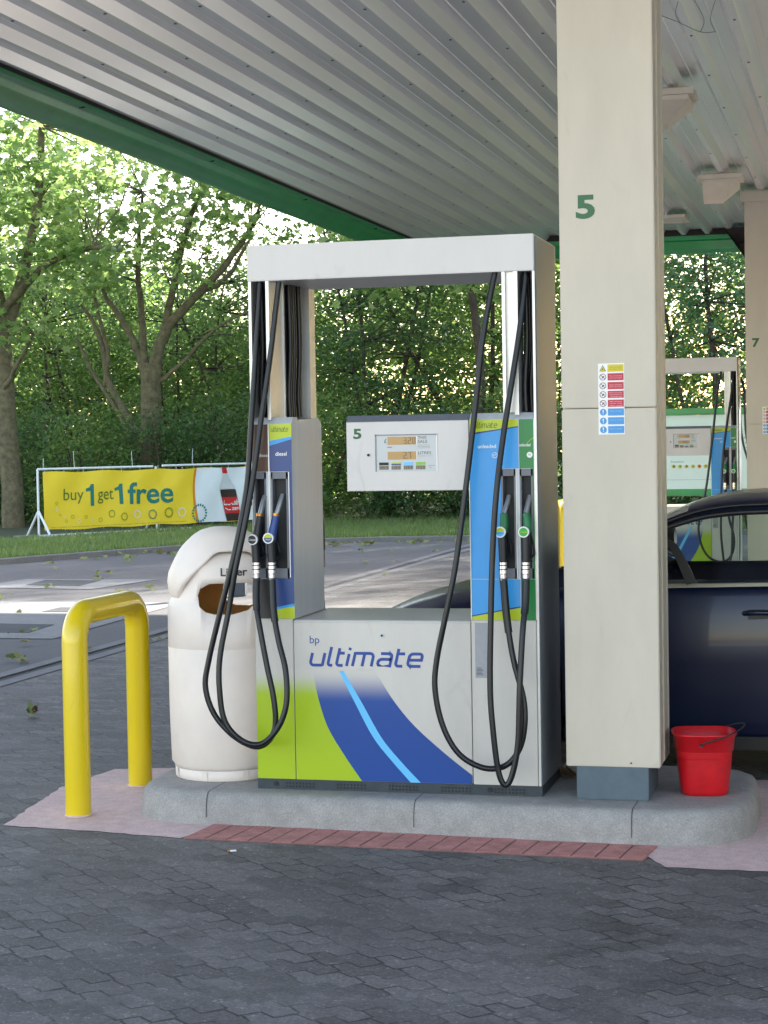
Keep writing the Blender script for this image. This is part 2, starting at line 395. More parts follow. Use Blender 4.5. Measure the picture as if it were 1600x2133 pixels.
    mx = n.nodes.new('ShaderNodeMix'); mx.data_type = 'RGBA'; mx.blend_type = 'MULTIPLY'; mx.inputs[0].default_value = 1; mx.inputs[6].default_value = tuple(col) + (1,)
    L(val, mx.inputs[7]); L(mx.outputs[2], b.inputs['Base Color'])
    b.inputs['Roughness'].default_value = .72 if joints else .85
    bp = n.nodes.new('ShaderNodeBump'); bp.inputs['Strength'].default_value = .6; bp.inputs['Distance'].default_value = .006
    L(height, bp.inputs['Height']); L(bp.outputs[0], b.inputs['Normal'])
    return m
pave_m = nodes_ground('block paving', (.136, .125, .122), True, 1.0, .38)
road_m = nodes_ground('tarmac', (.12, .114, .117), False, .5)
pink_m = nodes_ground('pink concrete', (.68, .50, .48), False, 2.5, .15)
conc_pale = nodes_ground('pale concrete', (.24, .235, .235), False, 3, .15)
brick_m = nodes_ground('red brick', (.47, .205, .185), False, 9, .3)
soil_m = nodes_ground('soil', (.05, .06, .025), False, 2, .3)
lid_m = nodes_ground('iron cover', (.06, .065, .07), False, 4, .3)

def jag(poly, amp=.008, step=.05):
    out = []; rr_ = random.Random(3)
    for i, p in enumerate(poly):
        q = poly[(i + 1) % len(poly)]; d = math.hypot(q[0] - p[0], q[1] - p[1]); n = max(1, int(d / step))
        for k in range(n): t = k / n; out.append((p[0] + (q[0] - p[0]) * t + rr_.uniform(-amp, amp), p[1] + (q[1] - p[1]) * t + rr_.uniform(-amp, amp)))
    return out
def sheet(name, poly, z, m, kind='structure'):
    me = bpy.data.meshes.new(name); me.from_pydata([(x, y, z) for x, y in poly], [], [tuple(range(len(poly)))]); me.materials.append(m)
    o = bpy.data.objects.new(name, me); COL.objects.link(o); o['kind'] = kind
    return o
sheet('ground', [(-150, -120), (150, -120), (150, 200), (-150, 200)], -.012, road_m)
sheet('forecourt', [(-3.28, -25), (24, -25), (24, 19.5), (-3.28, 19.5)], -.004, pave_m)
sheet('road', [(-60, -70), (60, -70), (60, -4.2), (-60, -4.2)], .001, nodes_ground('worn pale concrete', (.52, .51, .50), False, 1, .15))  # unseen pale ground behind the camera, added to bounce light onto the soffit
sheet('concrete_apron', jag([(-1.09, -.30), (-.55, -.36), (-.21, -.43), (-.12, -.13), (.3, .3), (1.6, .3), (1.70, -.27), (1.86, -.61), (2.3, -.62), (2.9, -.60), (3.4, 0), (3.4, 1.1), (2.2, 1.35), (-.3, 1.35), (-1.16, 1.15), (-1.22, .6)]), -0.0015, pink_m)
sheet('concrete_apron', [(-1.2, 13.2), (.2, 12.9), (1.6, 12.9), (2.9, 12.8), (3.3, 14.4), (-1.2, 14.5)], 0.001, pink_m)
# drainage channel along the forecourt edge
mb = MB(); mb.box(-3.62, -3.50, -25, 24, -.02, .004, 0); mb.box(-3.499, -3.40, -25, 24, -.03, -.008, 1); mb.box(-3.399, -3.27, -25, 24, -.02, .002, 0)
ch = mb.build('drain_kerb', [nodes_ground('kerb concrete', (.19, .185, .19), False, 3, .25), lid_m]); ch['kind'] = 'structure'
# strip of red bricks in front of the kerb
mb = MB(); nb_ = 20
for i in range(nb_):
    a, b_ = i / nb_, (i + 1) / nb_
    g = .0035
    def P(t, s): # s=0 kerb side
        x = -.165 + t * 1.965; return (x - .03 * s, (-.135 - .19 * s * 1.55 - .083 * t) if True else 0)
    q = [P(a, 0), P(b_, 0), P(b_, 1), P(a, 1)]
    q = [(q[0][0] + g, q[0][1]), (q[1][0] - g, q[1][1]), (q[2][0] - g, q[2][1]), (q[3][0] + g, q[3][1])][::-1]
    mb.prism_z(q, -.02, .0035 + random.uniform(-.001, .001))
mb.prism_z([(1.79, -.28), (1.765, -.520), (-.19, -.435), (-.165, -.137)][::-1], -.02, .0022, 1)
o = mb.build('brick_strip', [brick_m, nodes_ground('brick mortar', (.16, .09, .085), False, 9, .3)], bevel=.001); o['kind'] = 'structure'
# concrete surrounds and covers on the road
sheet('concrete_patch', [(-7.9, 12.95), (-6.25, 12.75), (-6.0, 14.3), (-7.81, 14.32)], -.006, conc_pale)
sheet('concrete_patch', [(-6.75, 11.05), (-4.45, 11.0), (-4.3, 7.35), (-6.1, 7.35)], -.006, conc_pale)
def cover(poly, label):
    mb = MB(); mb.prism_z(poly, -.02, -.002)
    return tag(mb.build('manhole_cover', lid_m), label, 'manhole cover', 'covers set in pale concrete on the road')
cover([(-7.34, 13.3), (-6.6, 13.2), (-6.68, 14.05), (-7.47, 14.15)], 'dark cover in the farther pale concrete patch, nearest the banner')
cover([(-5.5, 7.85), (-4.75, 7.8), (-4.84, 8.56), (-5.6, 8.62)], 'dark cover in the near end of the longer pale concrete patch')
cover([(-5.55, 9.85), (-5.05, 9.85), (-5.03, 10.3), (-5.57, 10.35)], 'small dark cover in the far end of the longer pale concrete patch')
# far kerb and grass verge
KL = [(-13.5, 8), (-10.6, 15), (-9.5, 17.1), (-8.72, 18.9), (-8.05, 20.3), (-7.1, 21.6), (-6.0, 22.47), (-5.1, 22.85), (-4.1, 23.05), (-2.4, 23.7), (0, 24.6), (6, 26), (30, 28)]
def off(L, d):
    out = []
    for i, p in enumerate(L):
        a = Vector(L[max(i - 1, 0)]); b_ = Vector(L[min(i + 1, len(L) - 1)]); t = (b_ - a).normalized(); out.append((p[0] - t.y * d, p[1] + t.x * d))
    return out
K2 = off(KL, .14); mb = MB()
n_ = len(KL); v = [(x, y, -.02) for x, y in KL] + [(x, y, .065) for x, y in off(KL, .01)] + [(x, y, .075) for x, y in off(KL, .03)] + [(x, y, .075) for x, y in K2] + [(x, y, -.02) for x, y in K2]
mb.add(v, [(k * n_ + i, k * n_ + i + 1, (k + 1) * n_ + i + 1, (k + 1) * n_ + i) for k in range(4) for i in range(n_ - 1)])
o = mb.build('road_kerb', nodes_ground('old kerb', (.17, .165, .155), False, 4, .3)); o['kind'] = 'structure'
V = [(x, y, .06) for x, y in K2]; V2 = [(x, y, .02) for x, y in off(KL, 1.1)]; far = [(-40, 8), (-40, 30), (-35, 60), (-30, 70), (-25, 70), (-20, 70), (-15, 70), (-10, 70), (-5, 70), (0, 70), (10, 70), (30, 70), (60, 60)]
me = bpy.data.meshes.new('verge'); me.from_pydata(V + V2 + [(x, y, .25) for x, y in far], [], [(k * n_ + i, k * n_ + i + 1, (k + 1) * n_ + i + 1, (k + 1) * n_ + i) for k in (0, 1) for i in range(n_ - 1)]); me.materials.append(soil_m)
o = bpy.data.objects.new('verge_ground', me); COL.objects.link(o); o['kind'] = 'structure'

# ------------------------------------------------------------------ leaf clouds
def cloud(name, C, size, mats, parent=None, shape='quad', flat=.5, jitter=.5):
    """many small leaves at points C (N,3); each its own small face"""
    N = len(C)
    if shape == 'maple':
        S = np.array([(0, -.5), (.22, -.28), (.52, -.30), (.34, -.02), (.5, .26), (.2, .2), (0, .56), (-.2, .2), (-.5, .26), (-.34, -.02), (-.52, -.30), (-.22, -.28)])
    elif shape == 'oval':
        S = np.array([(0, -.5), (.26, -.12), (.2, .25), (0, .5), (-.2, .25), (-.26, -.12)])
    elif shape == 'blade':
        S = np.array([(-.08, 0), (.08, 0), (0, 1.0)])
    else:
        S = np.array([(0, -.5), (.34, 0), (0, .5), (-.34, 0)])
    K = len(S)
    nrm = rng.normal(size=(N, 3)); nrm /= np.linalg.norm(nrm, axis=1)[:, None]
    nrm[:, 2] = np.abs(nrm[:, 2]) + flat; nrm /= np.linalg.norm(nrm, axis=1)[:, None]
    t = rng.normal(size=(N, 3)); t -= nrm * (t * nrm).sum(1)[:, None]; t /= np.linalg.norm(t, axis=1)[:, None]
    if shape == 'blade':
        t = np.zeros((N, 3)); t[:, 2] = 1; t[:, :2] = rng.normal(size=(N, 2)) * .35; t /= np.linalg.norm(t, axis=1)[:, None]
        a = rng.uniform(0, 6.28, N); nrm = np.stack([np.cos(a), np.sin(a), 0 * a], 1)
    b = np.cross(nrm, t)
    s = size * (1 + jitter * rng.uniform(-1, 1, N))
    fold = np.abs(S[:, 0]) * .35
    Vv = C[:, None, :] + s[:, None, None] * (S[None, :, 0:1] * b[:, None, :] + S[None, :, 1:2] * t[:, None, :] - fold[None, :, None] * nrm[:, None, :])
    me = bpy.data.meshes.new(name); me.vertices.add(N * K); me.vertices.foreach_set('co', Vv.reshape(-1).astype(np.float32))
    me.loops.add(N * K); me.loops.foreach_set('vertex_index', np.arange(N * K, dtype=np.int32))
    me.polygons.add(N); me.polygons.foreach_set('loop_start', np.arange(0, N * K, K, dtype=np.int32))
    mats = mats if isinstance(mats, (list, tuple)) else [mats]
    for m in mats: me.materials.append(m)
    me.update(calc_edges=True); me.validate()
    o = bpy.data.objects.new(name, me); COL.objects.link(o)
    if parent is not None: o.parent = parent
    return o
def clump_pts(centers, radii, per, squash=.6):
    out = []
    for c, r in zip(centers, radii):
        k = int(per * (r / .5) ** 2); q = rng.normal(size=(k, 3)) * .5; q[:, 2] *= squash
        out.append(np.array(c)[None, :] + q * r)
    return np.concatenate(out)
def ellip(c, r, n, shell=.35):
    q = rng.normal(size=(n, 3)); q /= np.linalg.norm(q, axis=1)[:, None]; q *= (shell + (1 - shell) * rng.uniform(0, 1, (n, 1)) ** .5)
    return np.array(c)[None, :] + q * np.array(r)[None, :]

syc_leaf = leafmat('sycamore leaf', (.085, .15, .04), (.12, .20, .055), (.19, .26, .085), .55)
mid_leaf = leafmat('woodland leaf', (.05, .105, .025), (.075, .145, .03), (.13, .20, .045), .45)
dark_leaf = leafmat('shrub leaf', (.03, .07, .024), (.045, .10, .03), (.075, .14, .04), .35)
blue_leaf = leafmat('bluish leaf', (.05, .12, .06), (.08, .17, .09), (.12, .22, .12), .35)
grass_m = leafmat('grass blade', (.06, .11, .02), (.09, .15, .03), (.15, .20, .05), .45)

# grass verge
def inside_verge(n):
    out = []
    kx = [p[0] for p in K2]; ky = [p[1] for p in K2]
    while len(out) < n:
        x = random.uniform(-17, 3); y = random.uniform(15, 30.5)
        yk = np.interp(x, kx, ky)
        d = y - yk
        if d > .02 and d < 9.5 and math.sin(x * 1.7 + y) + math.sin(y * 2.3 - x * .8) + random.gauss(0, .8) > -1.7: out.append((x, y, (.055 - .03 * min(1, d / 1.4)) + .004 * d))
    return np.array(out)
g = cloud('grass', inside_verge(85000), .095, grass_m, shape='blade'); g['kind'] = 'stuff'
# fallen leaves
fl = []
for i in range(170):
    if i % 3: x = random.uniform(-9, 2); y = random.uniform(5, 23)
    else:
        k = random.randrange(3, 9); t = random.random(); x = KL[k][0] * (1 - t) + KL[k + 1][0] * t + random.uniform(0, .8); y = KL[k][1] * (1 - t) + KL[k + 1][1] * t - random.uniform(.1, 1.2)
    for k in range(random.randint(1, 4)): fl.append((x + random.gauss(0, .06), y + random.gauss(0, .06), random.uniform(.015, .05)))
o = cloud('fallen_leaves', np.array(fl), .075, leaf_ground, shape='maple', flat=1.2); o['kind'] = 'stuff'

# ------------------------------------------------------------------ trees
def limb(mb, pts, r0, r1, seg=8):
    P = [Vector(p) for p in pts]; Q = []
    for i in range(len(P) - 1):
        a = P[max(i - 1, 0)]; b_ = P[i]; c = P[i + 1]; d = P[min(i + 2, len(P) - 1)]
        for k in range(4):
            t = k / 4; Q.append(.5 * ((2 * b_) + (c - a) * t + (2 * a - 5 * b_ + 4 * c - d) * t * t + (-a + 3 * b_ - 3 * c + d) * t ** 3))
    Q.append(P[-1]); n = len(Q)
    for i in range(1, n - 1): Q[i] = Q[i] + Vector((random.gauss(0, .015), random.gauss(0, .015), 0))
    mb.tube(Q, [r0 + (r1 - r0) * i / (n - 1) for i in range(n)], seg)
    return Q
def tree(name, base, limbs, crowns, label, cat, leaf, size, per, shape, barkm=None, group=None, squash=.6, twigs=True):
    t = thing(name, base, label, cat, group)
    mb = MB(); tips = []
    for pts, r0, r1 in limbs:
        Q = limb(mb, pts, r0, r1)
        if r1 < .06:
            for k in range(9): tips.append(Q[int(len(Q) * random.uniform(.35, .99))])
    cs = []; rs = []
    for c, r, n in crowns:
        for p in ellip(c, r, n): cs.append(p); rs.append(random.uniform(.32, .62))
    if twigs and tips:
        for p in cs[::2]:
            p = Vector(p); q = min(tips, key=lambda z: (z - p).length)
            if (q - p).length < 3.2:
                m_ = (p + q) / 2 + Vector((random.gauss(0, .12), random.gauss(0, .12), random.uniform(-.1, .25)))
                mb.tube([q, m_, p], [.022, .014, .006], 4, cap=False)
    mb.build('trunk', barkm or bark, t)
    pts = clump_pts(cs, rs, per, squash) - np.array(base)[None, :]
    cloud('crown', pts, size, leaf, t, shape)
    return t
def PX(x, y, Y=30.0):   # limb positions noted in the plane of the second sycamore
    s = (Y + 8) / 38.0
    return (2.65 + (-12.2 + (x - 318) * .0111 - 2.65) * s, Y, 1.67 + (.93 + (1000 - y) * .0102 - 1.67) * s)
# big sycamore at the left edge
Yt = 27.3
tree('sycamore_tree', (-14.15, 27.3, .1), [
    ([(-14.15, 27.3, 0), (-14.25, 27.3, 2.0), (-14.3, 27.3, 4.2)], .25, .18),
    ([(-14.3, 27.3, 4.1), (-14.5, 27.2, 6.0), (-14.4, 27.0, 9.5)], .2, .05),
    ([(-14.25, 27.3, 4.0), (-13.8, 27.3, 5.2), (-13.4, 27.2, 6.6), (-13.1, 27, 9.3)], .16, .05),
    ([(-14.2, 27.2, 4.4), (-13.2, 26.8, 5.2), (-12.0, 26.3, 5.5), (-11.2, 26, 5.4)], .09, .03),
    ([(-14.3, 27.2, 2.8), (-13.7, 26.8, 3.4), (-13.3, 26.6, 3.9)], .06, .02)],
    [((-14.2, 27, 8.3), (2.6, 2.0, 2.1), 70), ((-12.8, 26.4, 6.6), (2.0, 1.5, 1.3), 26), ((-14.2, 26.6, 5.0), (1.1, .8, .8), 9), ((-12.4, 26, 5.2), (1.6, .7, .5), 9), ((-13.6, 26.2, 4.1), (1.0, .5, .45), 7)],
    'pale barked sycamore with a straight thick trunk at the edge of the photo', 'tree', syc_leaf, .17, 34, 'maple', group='sycamores behind the banner')
tree('sycamore_tree', (-12.2, 30, .1), [
    ([PX(318, 1090), PX(318, 1000), PX(318, 870), PX(322, 760)], .27, .22),
    ([PX(330, 780), PX(345, 700), PX(400, 635), PX(490, 540), PX(545, 450)], .155, .04),
    ([PX(342, 710), PX(365, 620), PX(400, 480), PX(440, 390), PX(455, 330)], .10, .03),
    ([PX(348, 690), PX(420, 615), PX(470, 590), PX(530, 500)], .09, .03),
    ([PX(312, 770), PX(302, 650), PX(300, 520), PX(310, 400)], .10, .03),
    ([PX(312, 960), PX(290, 900), PX(235, 800), PX(212, 690), PX(180, 630)], .12, .035),
    ([PX(310, 800), PX(290, 720), PX(255, 650), PX(225, 600), PX(195, 470)], .10, .03),
    ([PX(290, 960), PX(262, 880), PX(205, 780), PX(165, 700)], .08, .03),
    ([PX(225, 800), PX(232, 720), PX(212, 640), PX(205, 560)], .06, .03),
    ([PX(330, 800), PX(380, 760), PX(450, 690), PX(520, 655)], .06, .02)],
    [((-12.0, 29.6, 7.7), (3.2, 2.2, 1.5), 44), ((-10.6, 29.3, 6.5), (1.9, 1.5, 1.1), 22), ((-13.6, 29, 6.2), (1.6, 1.5, 1.3), 20), ((-12.4, 28.6, 5.3), (1.6, 1.0, .8), 14), ((-9.2, 28.8, 7.2), (1.4, 1.2, 1.0), 12)],
    'spreading sycamore with many forked grey limbs behind the yellow banner', 'tree', syc_leaf, .17, 32, 'maple', group='sycamores behind the banner')
tree('sycamore_tree', (-5.0, 30.5, .1), [
    ([(-5.0, 30.5, 0), (-5.1, 30.3, 3), (-5.3, 29.8, 6), (-5.4, 29, 9.5)], .12, .04), ([(-5.2, 30, 5), (-6.2, 28.5, 5.6), (-6.8, 27.6, 5.3)], .07, .02), ([(-5.2, 30, 4.8), (-4.6, 28.5, 5.3), (-4.2, 27.6, 5.0)], .06, .02)],
    [((-5.3, 29, 8.4), (2.8, 2.0, 1.5), 50), ((-6.6, 27.6, 4.9), (.9, .5, .5), 10), ((-4.4, 27.6, 4.8), (.9, .5, .45), 8), ((-5.6, 27.8, 5.6), (1.8, .6, .4), 10)],
    'sycamore whose low leafy sprays hang in the opening of pump 5', 'tree', syc_leaf, .17, 34, 'maple', barkm=bark_d, group='sycamores behind the banner')
# woodland trees behind: slim stems, small leaves
WT = [(-17.5, 31, 'm'), (-15.6, 33.5, 'm'), (-13.2, 34, 'm'), (-10.8, 33, 'm'), (-8.6, 34.5, 'm'), (-7.4, 32, 'd'), (-5.9, 35, 'm'), (-3.6, 33, 'm'), (-2.0, 35.5, 'm'), (-.4, 32.5, 'b'), (1.2, 34, 'b'), (3.0, 33, 'b'), (5.2, 35, 'b'), (8, 34, 'm'), (12, 36, 'm'), (-21, 34, 'm'), (17, 36, 'm')]
wl = {'m': ('slim mid green woodland tree', mid_leaf), 'd': ('dark small leaved tree', dark_leaf), 'b': ('bluish green feathery tree', blue_leaf)}
WP = ['at the far end past the first sycamore', 'just behind the thick first sycamore trunk', 'between the two sycamores', 'behind the fork of the spreading sycamore', 'beside the top corner of pump 5', 'seen through the hoses of pump 5', 'behind the display of pump 5', 'in the middle of the frame of pump 5', 'behind the looped hose of pump 5', 'directly behind column 5', 'just right of column 5', 'above the second pump frame', 'beside column 7', 'hidden beyond column 7', 'beyond the far end of the white board', 'beyond the edge of the road bend', 'last of the row past the board']
for i, (x, y, k) in enumerate(WT):
    hgt = random.uniform(8.5, 10.5) if x < -5 else random.uniform(11, 12.5)
    if -16 < x < -9: hgt -= 2.6
    lm = []
    for s_ in range(2):
        a = random.uniform(0, 6.28); x1, y1 = x + math.cos(a) * .3, y + math.sin(a) * .3
        x2, y2 = x1 + random.gauss(0, .9), y1 + random.gauss(0, .4); x3, y3 = x2 + random.gauss(0, 1.2), y2 + random.gauss(0, .4)
        lm.append(([(x1, y1, 0), ((x1 + x2) / 2, (y1 + y2) / 2, hgt * .25), (x2, y2, hgt * .55), (x3, y3, hgt * .95)], random.uniform(.04, .085), .015))
    tree('woodland_tree', (x, y, .2), lm,
         [((x, y, hgt * .72), (1.7, 1.6, hgt * .28), 60), ((x, y - .3, hgt * .33), (1.6, 1.4, hgt * .22), 58)],
         wl[k][0] + ' ' + WP[i], 'tree', wl[k][1], .10 if k != 'b' else .09, 85, 'oval', barkm=bark_d, group='slim trees of the woodland')
# understorey shrubs along the edge of the wood
SH = [(-18, 28.5), (-16.2, 28.8), (-14.9, 29.6), (-13.1, 28.6), (-11.4, 29.2), (-9.9, 29.4), (-8.4, 29.8), (-7.0, 30), (-5.6, 30.2), (-4.2, 30.2), (-2.8, 30.4), (-1.4, 30.6), (0.2, 30.8), (1.8, 31), (3.6, 31.2), (6, 31.5), (9, 32)]
SP = ['at the far bend of the road', 'behind the first thick trunk', 'between the trunk and the banner end', 'behind the banner word buy', 'behind the banner word free', 'behind the bottle of the banner', 'behind the litter bin', 'behind the steel side of the pump tower', 'under the left end of the pump display', 'under the middle of the pump display', 'beside the looped pump hose', 'behind the blue pump tower', 'behind the steel side of pump 5', 'behind column 5', 'behind the white board', 'behind column 7', 'past the white board']
for i, (x, y) in enumerate(SH):
    t = thing('shrub', (x, y, .1), 'dark green leafy shrub ' + SP[i], 'shrub', 'shrubs along the edge of the wood')
    mb = MB()
    for k in range(7):
        a = random.uniform(0, 6.28); mb.tube([(x, y, .0), (x + .4 * math.cos(a), y + .4 * math.sin(a), .9), (x + .9 * math.cos(a), y + .7 * math.sin(a), random.uniform(1.6, 2.4))], [.03, .02, .008], 5)
    mb.build('stem', bark_d, t)
    hh = random.uniform(1.15, 1.5)
    pts = clump_pts(*zip(*[(p, random.uniform(.3, .5)) for p in np.concatenate([ellip((x, y, hh), (1.15, 1.0, hh * .95), 75), ellip((x, y - .5, .55), (1.0, .5, .5), 26)])]), 90, .8)
    pts = pts[pts[:, 2] > .08] - np.array([[x, y, .1]])
    cloud('foliage', pts, .085, dark_leaf if i % 3 else mid_leaf, t, 'oval')
# deep wood behind
pts = []
for i in range(3000):
    x = random.uniform(-31, 15); y = random.uniform(37.5, 47)
    zt = 9.5 if x < -21 else 6.6 if x < -16.2 else 5.3 if x < -14 else 6.8 if x < -11.5 else 13.5
    pts.append(((x, y, random.uniform(.2, zt)), random.uniform(.6, 1.1), .17))
for i in range(1100):      # unseen tree belt added round the right-hand side to block low sky glow
    t_ = random.random(); x, y = (15 + 15 * t_ * 2, 38 - 4 * t_) if t_ < .4 else (27 + random.uniform(0, 5), 36 - (t_ - .4) * 90)
    pts.append(((x + random.gauss(0, 1.2), y + random.gauss(0, 1.2), random.uniform(.2, 9.5)), random.uniform(.9, 1.5), .42))
C_ = []; S_ = []
for c, r_, z_ in pts:
    k = int((44 if z_ < .2 else 9) * (r_ / .5) ** 2); q = rng.normal(size=(k, 3)) * .5; q[:, 2] *= .8; C_.append(np.array(c)[None, :] + q * r_); S_ += [z_] * k
C_ = np.concatenate(C_); S_ = np.array(S_)
o = cloud('woods', C_, S_, mid_leaf, None, 'oval'); o['kind'] = 'stuff'
mb = MB()

# ------------------------------------------------------------------ canopy
cano = thing('forecourt_canopy', (5, 6, 4.35), 'large flat petrol station canopy with ribbed metal soffit and glossy green edge', 'canopy')
Y0c, Y1c, X0c, X1c = -3.6, 17.6, -3.2, 24.0
mb = MB(); prof = []; x = X0c; zc = 4.35; ph = 0
while x < X1c:
    for dx, dz in ((0, 0), (.052, 0), (.100, .070), (.160, .070), (.166, .066), (.174, .066), (.180, .070), (.262, .070), (.3119, 0)):
        prof.append((x + dx, zc + dz))
    x += .312
n_ = len(prof)
NY = 6
for k in range(NY):
    ya = Y0c + (Y1c - Y0c) * k / NY; yb = Y0c + (Y1c - Y0c) * (k + 1) / NY
    if k == 0: pass
ys = [Y0c + (Y1c - Y0c) * k / NY for k in range(NY + 1)]
v = [(a, y, z) for y in ys for a, z in prof]
mb.add(v, [(k * n_ + i, k * n_ + i + 1, (k + 1) * n_ + i + 1, (k + 1) * n_ + i) for k in range(NY) for i in range(n_ - 1)])
for i in range(1, 30):
    for k in range(17):
        xx_ = X0c + .026 + i * .312; yy = Y0c + .9 + k * 1.45 + (.4 if i % 2 else 0)
        if yy < Y1c - .3: mb.add(*box_vf(xx_ - .008, xx_ + .008, yy - .008, yy + .008, 4.344, 4.3499), 1)
mb.build('soffit', [soffit_m, ink_dark], cano)
mb = MB(); mb.box(X0c - .1, X1c + .1, Y0c - .1, Y1c + .1, 4.5, 4.6); mb.build('deck', soffit_dark, cano)
mb = MB(); mb.box(X0c - .02, X0c, Y0c, Y1c, 4.33, 4.46); mb.box(X0c - .04, X1c, Y1c, Y1c + .03, 4.34, 4.46); mb.box(X0c, X0c + .006, Y0c, Y1c, 4.335, 4.40)
mb.build('gasket', soffit_dark, cano)
fq = [(-3.218, 4.325), (-3.222, 4.298), (-3.262, 4.29), (-3.275, 4.282), (-3.30, 4.24), (-3.34, 4.195), (-3.39, 4.163), (-3.45, 4.15), (-3.51, 4.165), (-3.545, 4.21), (-3.555, 4.28)]
fp = fq[:4] + [(p.x, p.z) for p in smooth_path([(x, 0, z) for x, z in fq[4:]], 4)] + [(-3.555, 4.9), (-3.218, 4.9)]
mb = MB(); n_ = len(fp); v = [(x, y, z) for y in (Y0c, Y1c + .35) for x, z in fp]
mb.add(v, [(i, i + n_, (i + 1) % n_ + n_, (i + 1) % n_) for i in range(n_)], 0, False)
for k in range(n_):
    if 4 <= k < n_ - 3: mb.sm[k] = True
for k in range(9):
    y = -3.2 + k * 2.99
    mb.box(-3.266, -3.219, y, y + .006, 4.286, 4.30, 1)
mb.build('fascia', [green_gloss, soffit_dark], cano)
mb = MB()
fp2 = [(Y1c + .03, 4.32), (Y1c + .03, 4.285), (Y1c + .10, 4.27), (Y1c + .15, 4.16), (Y1c + .24, 4.12), (Y1c + .33, 4.19), (Y1c + .35, 4.3), (Y1c + .35, 4.9), (Y1c + .03, 4.9)]
mb.prism_x(fp2, -3.23, X1c + .3, 0)
mb.build('fascia', green_gloss, cano)
mb = MB()   # loose flashing at the far edge
mb.add([(.82, 17.0, 4.36), (1.28, 17.1, 4.36), (1.30, 17.5, 4.20), (.95, 17.45, 4.20), (1.08, 17.55, 3.98), (1.16, 17.3, 4.10)], [(0, 1, 2, 3), (3, 2, 5, 4), (0, 3, 4), (1, 5, 2)])
mb.build('loose_flashing', soffit_dark, cano, label='dark torn metal flashing hanging at the far edge')

def floodlight(x, y, label):
    t = thing('canopy_floodlight', (x, y, 4.35), label, 'floodlight', 'floodlights under the canopy')
    mb = MB(); mb.box(x - .19, x + .19, y - .16, y + .16, 4.335, 4.352); mb.build('mounting_plate', cream_dark, t, bevel=.004)
    mb = MB(); pr = [(y - .2, 4.284), (y - .2, 4.25), (y - .05, 4.09), (y + .03, 4.06), (y + .2, 4.22), (y + .2, 4.284)]
    mb.add(*[(lambda n: ([(x - .17, a, z) for a, z in pr] + [(x + (.19 if z > 4.2 else .02), a, z) for a, z in pr], [tuple(range(n)), tuple(range(2 * n - 1, n - 1, -1))] + [(i, i + n, (i + 1) % n + n, (i + 1) % n) for i in range(n)]))(len(pr))][0]); mb.box(x - .21, x + .23, y - .21, y + .21, 4.286, 4.334); mb.build('housing', mat('floodlight cream', '#dcd2c2', .45, noise=.05), t, bevel=.004)
    mb = MB(); mb.add([(x - .13, y + .05, 4.074), (x + .01, y + .05, 4.074), (x + .12, y + .18, 4.195), (x - .14, y + .18, 4.195)], [(0, 1, 2, 3)]); mb.build('lens', mat('lens glass', '#9fa3a2', .15, noise=.02), t)
floodlight(1.13, 6.95, 'cream wedge shaped floodlight half behind the top of column 5')
floodlight(1.17, 11.9, 'cream wedge shaped floodlight under the canopy near the top of column 7')
t = thing('ceiling_hatch', (.2, 15.5, 4.34), 'small pale square hatch frame in the far soffit beside column 5', 'hatch')
mb = MB()
for a in ((-.3, .3, -.3, -.24), (-.3, .3, .24, .3), (-.3, -.24, -.24, .24), (.24, .3, -.24, .24)): mb.box(.2 + a[0], .2 + a[1], 15.5 + a[2], 15.5 + a[3], 4.31, 4.349)
mb.build('frame', cream, t); mb = MB(); mb.box(-.04, .44, 15.26, 15.74, 4.335, 4.348); mb.build('panel', steel, t)

